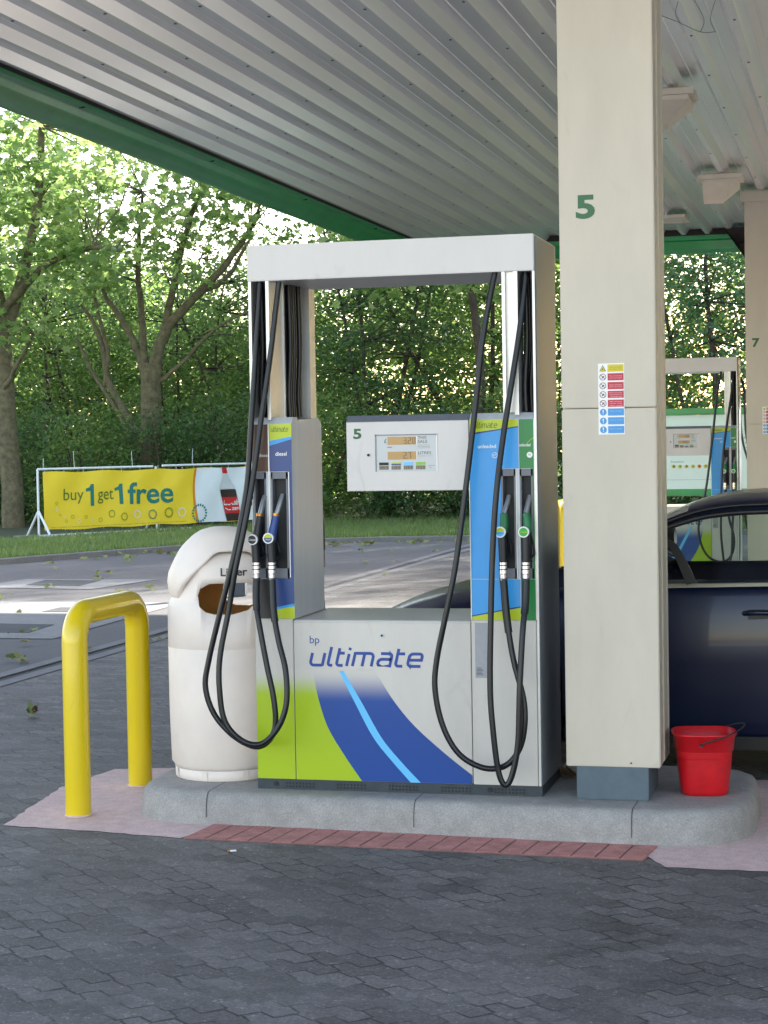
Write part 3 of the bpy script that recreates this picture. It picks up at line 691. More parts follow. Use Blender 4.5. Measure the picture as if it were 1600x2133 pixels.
# ------------------------------------------------------------------ columns
def column(loc, num, label, collar, sx=0, sz=0):
    t = thing('canopy_column', loc, label, 'column', 'cream canopy columns', base=(1.586, .16, .14))
    mb = MB(); mb.box(1.43, 1.735, -.02, .34, .141, .285); mb.build('plinth', grey_paint, t, bevel=.003)
    mb = MB(); mb.box(1.387, 1.785, -.022, .02, .281, 1.793); mb.box(1.387, 1.785, -.022, .02, 1.797, 4.36)
    mb.box(1.3875, 1.7835, .02, .11, .281, 4.36)
    mb.build('cladding', cream, t, bevel=.004)
    mb = MB(); mb.box(1.392, 1.772, .11, .15, .285, 4.36, 1); mb.box(1.387, 1.785, .15, .30, .281, 4.36, 0); mb.box(1.389, 1.779, .30, .318, .285, 4.36, 1); mb.box(1.387, 1.785, .318, .36, .281, 4.36, 0)
    mb.build('rear_trim', [cream, cream_dark], t, bevel=.003)
    if collar:
        mb = MB(); mb.box(1.345, 1.83, -.065, .40, 4.23, 4.345); mb.build('collar', cream, t, bevel=.004)
    mb = MB(); add_text(mb, num, 1.458 + sx, 2.588 + sz, -.0232, h=.1, x1=1.539 + sx, bold=.035, mi=0)
    mb.build('pump_number', ink_green, t)
    sg = MB(); sg.box(1.543 + .02 * collar, 1.653 + .02 * collar, -.0235, -.0225, 1.684, 1.982); s_ = sg.build('safety_sticker', ink_white, t)
    X = 1.543 + .02 * collar
    yel = mat('sign yellow', '#cdbd12', .4, noise=.03); red = mat('sign red', '#b8203c', .4, noise=.03); blu = mat('sign blue', '#3f8fcf', .4, noise=.03); pale = mat('pale print', '#e8b8c2', .5, noise=.0); pb = mat('pale blue print', '#9cc6ea', .5, noise=0); oc = mat('ochre print', '#8d8210', .5, noise=0); rg = mat('dark red ring', '#74283e', .45, noise=0)
    mp = MB(); mt = MB(); mr = MB()
    TX = [('HIGHLY FLAMMABLE', 'NO NAKED LIGHTS'), ('No smoking', 'switch off engine'), ('Switch off mobile', 'phones'), ('Petrol must not be', 'dispensed to', 'children'), ('No motor', 'cycles with', 'riders seated'), ('Obey all signs',), ('Hang up nozzle',), ('Report spillage',)]
    for i in range(8):
        z1 = 1.977 - i * .0368; z0 = z1 - .030
        mp.box(X + .040, X + .107, -.0242, -.0234, z0, z1, 0 if i == 0 else 1 if i < 5 else 2)
        for k, s in enumerate(TX[i]):
            n_l = len(TX[i]); hh = .0052
            add_text(mt, s, X + .0735, z1 - .005 - hh - k * .0085 - (.004 if n_l < 3 else 0), -.0245, h=hh, x1=X + .0735 + .052, mi=0 if i == 0 else 1 if i < 5 else 2, align='C')
        cz = (z0 + z1) / 2; cx = X + .020
        if i == 0:
            mr.prism_y([(cx - .014, z0 + .002), (cx + .014, z0 + .002), (cx, z1 - .002)], -.0242, -.0234, 1); mr.prism_y([(cx - .0105, z0 + .004), (cx + .0105, z0 + .004), (cx, z1 - .006)], -.0246, -.0243, 2); mr.disc_y(cx, cz - .004, .003, -.0249, -.0247, 1, 8)
        elif i < 5:
            mr.ring_y(cx, cz, .0115, .014, -.0242, -.0234, 0, 20); stroke(mr, [(cx - .009, cz + .009), (cx + .009, cz - .009)], .0025, -.0243, 0)
            stroke(mr, [(cx - .004, cz - .006), (cx + .002, cz + .002), (cx + .006, cz + .001)], .004, -.0240, 1)
        else:
            mr.disc_y(cx, cz, .0142, -.0242, -.0234, 3, 20); mr.prism_y([(cx - .0028, cz + .009), (cx + .0028, cz + .009), (cx + .0012, cz - .003), (cx - .0012, cz - .003)], -.0247, -.0243, 4); mr.disc_y(cx, cz - .0075, .002, -.0247, -.0243, 4, 8)
    mp.build('colour_panel', [yel, red, blu], s_); mt.build('lettering', [oc, pale, pb], s_); mr.build('pictogram', [rg, ink_dark, yel, blu, ink_white], s_)
    mb = MB(); mb.disc_y(1.662, .300, .004, -.026, -.0215, 0, 8); mb.build('screw', ink_dark, t)
    return t
column((1.586, .16, .14), '5', 'tall cream square column numbered 5 with grey foot beside pump 5', False)
column((1.586 - .066, 13.50, .14), '7', 'cream square column numbered 7 far behind the blue car', True, .0, .05)

# ------------------------------------------------------------------ pump islands
kerb_c = nodes_ground('island concrete', (.31, .30, .29), False, 5, .22)
def island(dy, dx, label, joints=True):
    t = thing('pump_island', (.8 + dx, .4 + dy, 0), label, 'kerbed island', 'raised concrete pump islands', base=(.8, .4, 0))
    def outline(o_, ):
        pts = [(-.33, -.09 - o_ * 0), (-.2, -.135)]
        P = []
        P += [(-.15, -.138), (.3, -.160), (.755, -.189), (1.2, -.222), (1.62, -.250)]
        P += [(1.80, -.250), (1.96, -.215), (2.07, -.14), (2.135, -.03), (2.17, .12), (2.17, .55), (2.15, .72), (2.08, .84), (1.95, .90), (1.75, .92), (-.25, .92), (-.45, .88), (-.57, .75), (-.61, .55), (-.605, .22), (-.585, .07), (-.53, -.03), (-.44, -.09), (-.32, -.128)]
        c = Vector((.78, .33)); out = []
        for i, p in enumerate(P):
            a = Vector(P[i - 1]); b_ = Vector(P[(i + 1) % len(P)]); tn = (b_ - a).normalized(); nn = Vector((tn.y, -tn.x))
            out.append((p[0] - nn.x * o_, p[1] - nn.y * o_))
        return out
    lv = [(0, -.02), (.004, .03), (.010, .09), (.018, .115), (.032, .132), (.055, .139), (.085, .140)]
    rings = [[(x, y, z) for x, y in outline(o_)] for o_, z in lv]; n = len(rings[0])
    mb = MB(); v = [p for r_ in rings for p in r_]
    mb.add(v, [(k * n + i, k * n + (i + 1) % n, (k + 1) * n + (i + 1) % n, (k + 1) * n + i) for k in range(len(lv) - 1) for i in range(n)], 0, True)
    mb.add(rings[-1], [tuple(range(n))], 0)
    for x, y in ((-.197, -.1372), (.755, -.189), (1.688, -.252)):
        pr = [(y + o_ - .0008, z + .0008) for o_, z in lv[1:]] + [(y + .3, .1408)]
        vv = [(x - .002, a_, z) for a_, z in pr] + [(x + .002, a_, z) for a_, z in pr]; n2_ = len(pr)
        mb.add(vv, [(i, i + n2_, i + n2_ + 1, i + 1) for i in range(n2_ - 1)], 1)
    mb.build('kerb', [kerb_c, mat('kerb joint', '#4a4c4e', .8, noise=.1)], t)
    return t
island(0, 0, 'raised grey concrete island with rounded kerb under pump 5')
island(13.34, -.05, 'raised grey concrete island hidden behind the blue car')

# ------------------------------------------------------------------ fuel pump
HA = [(.044, .03, 2.384), (.029, -.003, 2.06), (.016, -.037, 1.777), (.002, -.07, 1.502), (-.031, -.103, 1.282), (-.066, -.123, 1.116), (-.123, -.13, .905), (-.169, -.136, .726), (-.185, -.142, .608), (-.146, -.146, .491), (-.059, -.149, .398), (.038, -.15, .352), (.102, -.15, .377), (.135, -.148, .449), (.128, -.144, .565), (.096, -.131, .706), (.058, -.111, .884), (.040, -.091, .972), (.035, -.07, 1.075)]
HB = [(.133, .03, 2.38), (.098, -.005, 2.054), (.062, -.041, 1.776), (.028, -.076, 1.502), (-.007, -.111, 1.283), (-.043, -.126, 1.116), (-.073, -.133, .948), (-.106, -.165, .75), (-.107, -.18, .61), (-.084, -.185, .467), (-.01, -.185, .385), (.076, -.18, .368), (.151, -.17, .436), (.189, -.155, .543), (.182, -.134, .684), (.147, -.114, .809), (.119, -.092, .937), (.108, -.07, 1.075)]
HC = [(1.099, .03, 2.385), (1.052, -.005, 2.115), (1.019, -.041, 1.802), (.984, -.076, 1.491), (.941, -.111, 1.156), (.905, -.126, .969), (.855, -.133, .738), (.848, -.139, .602), (.882, -.144, .453), (.952, -.148, .339), (1.058, -.15, .285), (1.151, -.15, .299), (1.209, -.148, .37), (1.232, -.145, .471), (1.226, -.134, .583), (1.183, -.114, .74), (1.153, -.092, .911), (1.137, -.07, 1.075)]
HD = [(1.232, .03, 2.362), (1.209, -.007, 2.128), (1.175, -.045, 1.888), (1.144, -.082, 1.668), (1.121, -.12, 1.446), (1.104, -.135, 1.198), (1.097, -.16, .914), (1.094, -.18, .628), (1.105, -.19, .458), (1.125, -.192, .286), (1.153, -.19, .222), (1.183, -.185, .265), (1.209, -.178, .402), (1.217, -.165, .63), (1.226, -.13, .855), (1.232, -.093, .968), (1.233, -.07, 1.075)]
def tower(root, side):
    if side == 'L':
        x0, x1 = .003, .187; bays = [(.010, .066), (.090, .166)]; div = .079
    else:
        x0, x1 = .984, 1.262; bays = [(1.120, 1.182), (1.200, 1.256)]; div = 1.196
    ymir = .47
    mb = MB()
    prof = [(.085, .9), (.085, 1.762), (.06, 1.762), (.03, 1.775), (.05, 1.785), (.42, 1.785), (.47, 1.755), (.47, .9)]
    mb.prism_x([(.09, .9), (.09, 1.772), (.42, 1.785), (.47, 1.755), (.47, .9)], x0, x1)
    # front face built round the two nozzle bays
    xs = [x0] + [q for b_ in bays for q in b_] + [x1]
    for a, b_ in ((xs[0], xs[1]), (xs[2], xs[3]), (xs[4], xs[5])): mb.box(a, b_, 0, .09, 1.075, 1.545)
    mb.box(x0, x1, 0, .09, .897, 1.075)
    mb.prism_x([(0, 1.545), (0, 1.757), (.035, 1.785), (.09, 1.785), (.09, 1.545)], x0, x1)
    tw = mb.build('nozzle_tower', steel if side == 'L' else steel, root)
    mb = MB()
    for a, b_ in bays:
        mb.box(a + .001, b_ - .001, .075, .089, 1.076, 1.544, 1)
        for q in ((a, a + .007), (b_ - .007, b_)): mb.box(q[0], q[1], -.004, .075, 1.076, 1.544, 0)
        mb.box(a, b_, -.004, .06, 1.515, 1.544, 0); mb.box(a, b_, -.004, .03, 1.076, 1.12, 0)
        mb.box(a + .007, b_ - .007, .03, .0745, 1.12, 1.515, 1)
    mb.build('holster', [mat('holster grey', '#6d7078', .45, noise=.06), dark], tw)
    mb = MB()
    y = -.0015; y1 = .0
    def q(poly, mi, yy=y): mb.add([(a, yy, z) for a, z in poly], [tuple(range(len(poly)))], mi)
    xa, xb, xc, xd, xe, xf = xs
    if side == 'L':
        q([(x0, 1.547), (.078, 1.547), (.078, 1.755), (x0, 1.755)], 3); q([(x0, .898), (.078, .898), (.078, 1.073), (x0, 1.073)], 5)
        s0 = .085; slope = .018 / .1
        q([(s0, 1.682), (x1, 1.70), (x1, 1.756), (s0, 1.756)], 0); q([(s0, 1.660), (x1, 1.688), (x1, 1.70), (s0, 1.682)], 1)
        q([(s0, 1.547), (x1, 1.547), (x1, 1.688), (s0, 1.66)], 2); q([(xe + .001, 1.075), (x1, 1.075), (x1, 1.547), (xe + .001, 1.547)], 2); q([(s0, 1.075), (xd, 1.075), (xd, 1.547), (s0, 1.547)], 2) if False else None
        q([(s0, .945), (x1, .965), (x1, 1.075), (s0, 1.075)], 2); q([(s0, .935), (x1, .953), (x1, .965), (s0, .945)], 1); q([(s0, .898), (x1, .898), (x1, .953), (s0, .935)], 0)
    else:
        q([(x0, 1.70), (div, 1.727), (div, 1.756), (x0, 1.756)], 0); q([(x0, 1.692), (div, 1.722), (div, 1.727), (x0, 1.70)], 2)
        q([(x0, 1.547), (div, 1.547), (div, 1.722), (x0, 1.692)], 1); q([(x0, 1.075), (xb - .001, 1.075), (xb - .001, 1.547), (x0, 1.547)], 1)
        q([(x0, .918), (div, .958), (div, 1.073), (x0, 1.073)], 1); q([(x0, .912), (div, .952), (div, .958), (x0, .918)], 2); q([(x0, .898), (div, .898), (div, .952), (x0, .912)], 0)
        q([(div + .003, 1.547), (x1, 1.547), (x1, 1.756), (div + .003, 1.756)], 4); q([(div + .003, .898), (x1, .898), (x1, 1.073), (div + .003, 1.073)], 4)
        q([(xe + .002 - .02 + .018, 1.075), (x1, 1.075), (x1, 1.547), (xe, 1.547)], 4)
    LM = [lime, blue_l, navy, brown_p, green_p, mat('black print', '#1d1f24', .35, noise=.05)]
    mb.build('fuel_label', LM, tw); mb = MB()      # the rear side carries the same prints
    mb.add([(x0, .4715, 1.69), (x1, .4715, 1.70), (x1, .4715, 1.756), (x0, .4715, 1.754)], [(3, 2, 1, 0)], 0)
    mb.add([(x0, .4715, .898), (x1, .4715, .898), (x1, .4715, 1.69), (x0, .4715, 1.69)], [(3, 2, 1, 0)], 2 if side == 'L' else 1)
    mb.build('rear_label', LM, tw)
    mt = MB(); yy = -.0022; LM2 = [mat('dark teal ink', '#3d5a2a', .4, noise=0), ink_white, ink_green, green_l]
    def LT(m_): m_.build('lettering', LM2, tw); return MB()
    if side == 'L':
        logo(mt, .093, .176, 1.722, 1.745, yy, 0, .16); mt = LT(mt); add_text(mt, 'diesel', .112, 1.616, yy, h=.017, mi=1, bold=.015); mt = LT(mt); add_text(mt, 'diesel', .035, 1.612, yy, h=.014, mi=1)
    else:
        logo(mt, 1.00, 1.11, 1.722, 1.747, yy, 0, .16); mt = LT(mt); add_text(mt, 'unleaded', 1.02, 1.635, yy, h=.016, mi=1, bold=.01); mt = LT(mt)
        mt.ring_y(1.093, 1.604, .010, .012, yy, yy + .0005, 1, 20); add_text(mt, '97', 1.0865, 1.599, yy, h=.009, mi=1); mt = LT(mt)
        add_text(mt, 'unleaded', 1.201, 1.640, yy, h=.013, x1=1.248, mi=1, bold=.015)
        mt.disc_y(1.244, 1.604, .0125, yy, yy + .0005, 1, 20); add_text(mt, '95', 1.238, 1.600, yy - .0004, h=.0085, mi=2)
        stroke(mt, arc(1.30, 1.60, .085, 152, 112, 7), .003, yy, 3)
    LT(mt)
    mb = MB()
    if side == 'L':
        mb.box(.0795, .0845, -.006, .0, .9, 1.76); mb.box(.171, .1745, -.008, -.002, 1.08, 1.545)
    else:
        mb.box(1.184, 1.187, -.008, -.001, 1.08, 1.545)
        mb.box(.980, .9835, -.004, .02, .9, 1.6); mb.box(1.2625, 1.266, -.003, .05, .9, 1.757)
    mb.build('trim_strip', steel_light, tw)
    return tw
def nozzle(root, top, boot, badge, coup, cm, style, tilt):
    """a hand nozzle hanging spout up in its bay"""
    x, zt = top; xb, zb_ = boot; xg, zg = badge; xc, z0, z1 = coup
    Yn = -.035
    mb = MB()
    mb.tube([(xc, -.06, z1), (xg + .004, -.055, zg - .02), (xg + .008, -.05, zg + .02)], [.0175, .019, .018], 12)
    mb.prism_x([(-.03, zg - .02), (-.015, zg - .03), (.0, z1 + .01), (-.035, z1)], xc - .008, xc + .008) 
    nz = mb.build('nozzle', grip_m, root)
    mb = MB(); mb.tube([(xg + .008, -.05, zg), (xg + .012, -.046, zg + .03), (xb, -.04, zb_)], [.020, .019, .0165], 12)
    mb.build('boot', cm, nz)
    mb = MB(); mb.tube([(xb, -.04, zb_), (x, -.02, zt - .03), (x + .004, .0, zt)], [.0115, .0105, .010], 10); mb.build('spout', spout_m, nz)
    if style in ('diesel', 'ultimate diesel'):
        mb = MB(); mb.tube([(xb - .001, -.04, zb_ - .006), (xb + .001, -.04, zb_ + .012)], .0165, 12); mb.build('collar', brass, nz)
    mb = MB(); mb.disc_y(xg, zg, .0235, -.082, -.068, 0, 28); m2 = []
    yb = -.0828
    if style == 'diesel':
        mb.disc_y(xg, zg, .0185, yb, -.0821, 1, 24); add_text(mb, 'Diesel', xg, zg - .005, yb - .0005, h=.010, mi=0, align='C')
    elif style == 'ultimate diesel':
        mb.disc_y(xg, zg, .0185, yb, -.0821, 2, 24); mb.prism_y([(xg + .0183 * math.cos(a), zg + .0183 * math.sin(a)) for a in np.linspace(.1, 3.04, 12)], yb - .0004, yb - .0001, 3)
        add_text(mb, 'diesel', xg, zg - .008, yb - .0008, h=.007, mi=0, align='C')
    elif style == 'unleaded 97':
        mb.disc_y(xg, zg, .0185, yb, -.0821, 4, 24); mb.prism_y([(xg + .0183 * math.cos(a), zg + .0183 * math.sin(a)) for a in np.linspace(.1, 3.04, 12)], yb - .0004, yb - .0001, 3)
        add_text(mb, 'unleaded', xg, zg - .006, yb - .0008, h=.0065, x1=xg + .028, mi=2, align='C')
    else:
        mb.disc_y(xg, zg, .0185, yb, -.0821, 5, 24); add_text(mb, 'unleaded', xg, zg - .003, yb - .0005, h=.007, x1=xg + .030, mi=3, align='C')
    mb.build('badge', [ink_white, grip_m, navy, lime, line_blue, mat('bright green print', '#1f9a2a', .35, noise=0)], nz)
    mb = MB(); mb.tube([(xc, -.062, z0), (xc, -.062, z0 + .03)], .0165, 14); mb.tube([(xc, -.062, z0 + .032), (xc, -.061, z1)], .0185, 14); mb.tube([(xc, -.062, z0 + .027), (xc, -.062, z0 + .035)], .0145, 14, 1)
    for q_ in (.008, .048, .066): mb.tube([(xc, -.062, z0 + q_), (xc, -.062, z0 + q_ + .004)], .0190, 14, 1)
    mb.build('coupling', [chrome, steel_dark], nz)
    mb = MB(); mb.tube([(xc + .014, -.055, z1 + .01), (xc + .030, -.02, z1 + .03), (xg + .03, -.01, zg - .06), (xg + .022, -.03, zg - .012)], .0045, 8)
    mb.build('trigger_guard', grip_m, nz)

def pump(loc, number, sale, litres, label, mirror=False, extra=False):
    t = thing('fuel_pump', loc, label, 'fuel pump', 'fuel pumps of the forecourt', base=(0, 0, .14))
    W, D, T = 1.276, .568, 2.54
    # plinth with slots
    mb = MB(); mb.box(.0, 1.278, .004, D - .01, .1405, .1855)
    for k in range(5):
        for i in range(9):
            x = .13 + k * .235 + i * .0155
            for z in (.150, .164): mb.box(x, x + .007, .0015, .0038, z, z + .008, 1)
    mb.disc_y(.085, .164, .011, .0, .0038, 1, 12); mb.disc_y(1.05, .164, .011, .0, .0038, 1, 12); mb.build('plinth', [plinth_m, dark], t)
    # lower cabinet
    mb = MB(); mb.box(.002, .177, .001, D - .02, .186, .896); mb.box(.180, .9755, .0, D, .186, .880)
    mb.prism_x([(.0, .880), (.004, .889), (.014, .893), (D, .896), (D, .880)], .180, .9755); mb.box(.9785, 1.262, .001, D - .02, .186, .896)
    mb.build('lower_cabinet', lower_white, t, bevel=.0025)
    mb = MB(); mb.disc_y(.582, .827, .0095, -.004, .001, 0, 16); mb.disc_y(.582, .827, .005, -.006, -.004, 1, 12); mb.build('cabinet_lock', [steel, dark], t)
    def fx(p): return [((1.156 - x) if mirror else x, z) for x, z in p]
    def lerpcurve(P): return [tuple(q) for q in [v_[:] for v_ in smooth2(P)]]
    def smooth2(P, k=5):
        Q = smooth_path([(x, 0, z) for x, z in P], k); return [(q.x, q.z) for q in Q]
    c1 = smooth2([(.262, .675), (.268, .66), (.285, .56), (.327, .425), (.398, .305), (.48, .187)])
    c2 = smooth2([(.545, .675), (.553, .66), (.635, .535), (.725, .43), (.857, .315), (.9745, .225)])
    l1 = smooth2([(.388, .668), (.392, .655), (.455, .53), (.535, .38), (.62, .275), (.70, .187)]); l2 = smooth2([(.408, .668), (.414, .655), (.487, .53), (.572, .38), (.66, .275), (.745, .187)])
    gr = MB()
    def strip(A, B, mi, y):
        n = len(A); A = fx(A); B = fx(B); gr.add([(x, y, z) for x, z in A] + [(x, y, z) for x, z in B], [(i, i + 1, n + i + 1, n + i) if not mirror else (i, n + i, n + i + 1, i + 1) for i in range(n - 1)], mi)
    strip([(.181, z) for _, z in c1], c1, 0, -.0006)
    strip(c1, [(x, z) for x, z in [(c2[i][0], c2[i][1]) for i in range(len(c2))]], 1, -.0009)
    # the corner under the curve, down to the panel edge
    P = fx([(.48, .187), (.9745, .225), (.9745, .187)]); gr.add([(x, -.0009, z) for x, z in P], [(0, 2, 1) if mirror else (0, 2, 1)], 1)
    strip(l1, l2, 2, -.0013)
    if mirror: gr.add([(.9795, -.0006, .187), (1.02, -.0006, .187), (1.02, -.0006, .19), (.9795, -.0006, .19)], [(0, 1, 2, 3)], 0)
    else: gr.add([(.0025, -.0004, .187), (.1765, -.0004, .187), (.1765, -.0004, .675), (.0025, -.0004, .675)], [(0, 1, 2, 3)], 0)
    gr.build('cabinet_graphic', [fade_lime, fade_blue, line_blue], t)
    tx = MB(); dxl = .113 if mirror else 0
    logo(tx, .252 + dxl, .787 + dxl, .694, .775, -.001, 0, .21); add_text(tx, 'bp', .2535 + dxl, .779, -.001, h=.044, mi=0)
    tx.build('lettering', ink_blue, t)
    mb = MB(); mb.box(.995, 1.052, -.0012, .0, .648, .886, 0)
    for k in range(6): mb.box(1.0, 1.03 - .004 * (k % 3), -.0018, -.0013, .66 + k * .006, .6625 + k * .006, 1)
    mb.build('data_sticker', [sticker_grey, ink_dark], t)
    # header
    mb = MB(); mb.box(-.003, 1.274, -.004, D, 2.384, T); mb.build('header', white_panel, t, bevel=.003)
    # side panels
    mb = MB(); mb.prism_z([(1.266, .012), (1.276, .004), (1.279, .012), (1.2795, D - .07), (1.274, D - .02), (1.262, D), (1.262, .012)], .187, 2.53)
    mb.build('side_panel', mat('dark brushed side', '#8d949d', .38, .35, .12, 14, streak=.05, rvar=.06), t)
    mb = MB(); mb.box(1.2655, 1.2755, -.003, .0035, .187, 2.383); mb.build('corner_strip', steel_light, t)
    mb = MB(); mb.box(0.0, .006, .0, D, .90, 2.383); mb.box(.006, .014, -.003, .02, 1.78, 2.383); mb.build('side_panel', steel_light, t)
    # masts with hose channels
    mb = MB(); mb.box(.0805, .095, -.003, .03, 1.775, 2.383); mb.box(.0835, .092, .03, D - .03, 1.786, 2.383); mb.box(.100, .142, D - .11, D - .02, 1.786, 2.383); mb.box(.086, .0995, .20, .212, 1.786, 2.383)
    mb.build('mast', steel_light, t)
    mb = MB(); mb.box(1.1335, 1.1475, -.003, .03, 1.786, 2.383); mb.box(1.148, 1.182, .02, .03, 1.786, 2.383); mb.box(1.183, 1.2015, -.003, .12, 1.775, 2.383)
    mb.build('mast', steel_light, t)
    mb = MB(); mb.box(1.202, 1.262, .14, .15, 1.786, 2.383); mb.build('channel_lining', dark, t); mb = MB(); mb.box(.0065, .083, .25, .26, 1.786, 2.383); mb.box(.0925, .0985, .22, .44, 1.786, 2.383); mb.build('channel_lining', dark, t)
    tower(t, 'L'); tower(t, 'R')
    # display head
    mb = MB(); mb.prism_x([(.0, 1.457), (.0, 1.757), (.035, 1.783), (.435, 1.783), (.47, 1.757), (.47, 1.457)], .437, .9795)
    dh = mb.build('display_head', white_panel, t, bevel=.002)
    mb = MB(); mb.prism_x([(-.0008, 1.7585), (.034, 1.7842), (.0345, 1.7848), (.036, 1.7845), (.436, 1.7845), (.436, 1.7832), (.036, 1.7832), (0, 1.757)], .436, .981); mb.build('top_trim', mat('grey top', '#777c86', .4, .2, .05), dh)
    mb = MB(); mb.box(.566, .843, -.0012, 0, 1.540, 1.701, 0)
    mb.box(.5662, .571, -.004, -.0013, 1.540, 1.701, 1); mb.box(.566, .843, -.004, -.0013, 1.696, 1.701, 1); mb.box(.8385, .843, -.003, -.0013, 1.54, 1.696, 2)
    mb.build('screen', [mat('screen grey', '#b9bec0', .25, noise=.03), mat('bezel grey', '#7c7f86', .4, noise=0), ink_white], dh)
    for z0 in (1.656, 1.592):
        mb = MB(); mb.box(.622, .750, -.003, -.0013, z0, z0 + .034, 0); mb.box(.750, .7535, -.0032, -.0013, z0 - .002, z0 + .035, 1); mb.build('lcd', [lcd_m, ink_white], dh)
    for i, mm in enumerate((dark, lime, line_blue, green_l)):
        x0 = .583 + i * .0545
        mb = MB(); mb.box(x0, x0 + .042, -.0025, -.0013, 1.568, 1.580, 0); mb.box(x0, x0 + .042, -.0025, -.0013, 1.548, 1.566, 1); add_text(mb, ('109.9', '118.9', '119.9', '112.9')[i], x0 + .003, 1.551, -.003, h=.011, x1=x0 + .039, mi=2)
        if i == 1: mb.box(x0, x0 + .042, -.0027, -.0026, 1.568, 1.574, 3)
        mb.build('price_display', [mm, mat('price glass', '#7d7468', .3, noise=0), lcd_ink, navy], dh)
    # seven segment digits
    mb = MB()
    SEG = {'0': 'abcdef', '1': 'bc', '2': 'abged', '3': 'abgcd', '4': 'fgbc', '5': 'afgcd', '6': 'afgedc', '7': 'abc', '8': 'abcdefg', '9': 'abcdfg'}
    def digit(ch_, x, z, w_, h_):
        s = .0022; seg = {'a': (x, x + w_, z + h_ - s, z + h_), 'd': (x, x + w_, z, z + s), 'g': (x, x + w_, z + h_ / 2 - s / 2, z + h_ / 2 + s / 2), 'f': (x, x + s, z + h_ / 2, z + h_), 'b': (x + w_ - s, x + w_, z + h_ / 2, z + h_), 'e': (x, x + s, z, z + h_ / 2), 'c': (x + w_ - s, x + w_, z, z + h_ / 2)}
        for i, k in enumerate(SEG[ch_]): a = seg[k]; mb.box(a[0] + .0003, a[1] - .0003, -.0042, -.0032, a[2] + .0004, a[3] - .0003)
    x = .733
    for ch_ in reversed(sale):
        if ch_ == '.': mb.box(x + .0125, x + .015, -.0042, -.0032, 1.660, 1.6625); continue
        digit(ch_, x, 1.660, .0125, .026); x -= .020
    mb.build('digits', lcd_ink, dh); mb = MB()
    x = .713
    for ch_ in reversed(litres):
        if ch_ == '.': mb.box(x + .0145, x + .017, -.0042, -.0032, 1.596, 1.5985); continue
        digit(ch_, x, 1.596, .0125, .026); x -= .020
    mb.build('digits', lcd_ink, dh)
    mb = MB(); yy = -.0018
    if number: add_text(mb, number, .468, 1.683, -.0008, h=.045, x1=.505, mi=1, bold=.035); mb.build('pump_number', [ink_dark, ink_green], dh); mb = MB()
    add_text(mb, '£', .607, 1.664, yy, h=.018, mi=0); add_text(mb, 'THIS', .7575, 1.679, yy, h=.0125, x1=.795, mi=0); add_text(mb, 'SALE', .7575, 1.662, yy, h=.0125, x1=.799, mi=0); mb.build('lettering', ink_dark, dh); mb = MB()
    add_text(mb, 'LITRES', .7575, 1.613, yy, h=.0125, x1=.815, mi=0); add_text(mb, 'pump', .622, 1.642, yy, h=.006, mi=0, bold=.02)
    for k in range(3): add_text(mb, ('minimum delivery', 'five litres of', 'any grade of fuel')[k], .758, 1.651 - k * .006, yy, h=.0035, x1=.81, mi=0)
    add_text(mb, 'temperature conversion', .758, 1.604, yy, h=.0035, x1=.822, mi=0); add_text(mb, 'pence per', .802, 1.562, yy, h=.004, x1=.832, mi=0); add_text(mb, 'litre', .806, 1.554, yy, h=.004, mi=0)
    mb.build('lettering', [ink_dark, ink_green], dh)
    mb = MB(); mb.disc_y(.536, 1.613, .0095, -.004, .0, 0, 18); mb.disc_y(.536, 1.613, .0065, -.0055, -.004, 1, 14); mb.build('display_lock', [steel, dark], dh)
    # hoses and nozzles
    for H in (HA, HB, HC, HD):
        mb = MB(); mb.tube(smooth_path(H), .0128, 12); mb.tube(smooth_path(H)[-9:], [.0165] * 9, 12); mb.build('hose', rubber, t)
    # hoses in the channels and on the rear side
    for x, y in ((.026, .10), (.050, .14), (.032, .18), (.108, .25), (.112, .30), (.118, .36), (1.225, .06), (1.245, .09), (1.158, .10)):
        mb = MB(); mb.tube(smooth_path([(x, y, 2.384), (x + .004, y, 2.1), (x - .006, y, 1.9), (x - .002, y, 1.79)]), .0128, 10); mb.build('hose', rubber, t)
    for x in (.03, .10):
        mb = MB(); mb.tube(smooth_path([(x + .02, .50, 2.38), (x - .02, .56, 1.9), (x - .04, .62, 1.5), (x - .03, .68, 1.0), (x - .03, .70, .5), (x, .70, .35), (x + .04, .66, .6), (x + .045, .58, .9), (x + .04, .54, 1.1)]), .0128, 10); mb.build('hose', rubber, t)
        x += .055
        mb = MB(); mb.tube([(x, .545, 1.09), (x, .545, 1.17)], .018, 10, 1); mb.tube([(x, .54, 1.17), (x, .53, 1.30), (x, .51, 1.36)], .02, 10, 0); mb.tube([(x, .51, 1.36), (x, .48, 1.43)], .011, 8, 1); mb.build('nozzle', [grip_m, chrome], t)
    nozzle(t, (.055, 1.44), (.047, 1.353), (.023, 1.251), (.033, 1.07, 1.150), grip_m, 'diesel', 0)
    nozzle(t, (.137, 1.445), (.122, 1.353), (.096, 1.257), (.105, 1.07, 1.150), mat('blue boot', '#1c3f86', .4, noise=.04), 'ultimate diesel', 0)
    nozzle(t, (1.148, 1.430), (1.137, 1.356), (1.127, 1.279), (1.134, 1.07, 1.150), mat('green boot', '#0a6a3c', .4, noise=.04), 'unleaded 97', 0)
    nozzle(t, (1.238, 1.430), (1.232, 1.356), (1.227, 1.279), (1.231, 1.07, 1.150), MATS['green boot'], 'unleaded 95', 0)
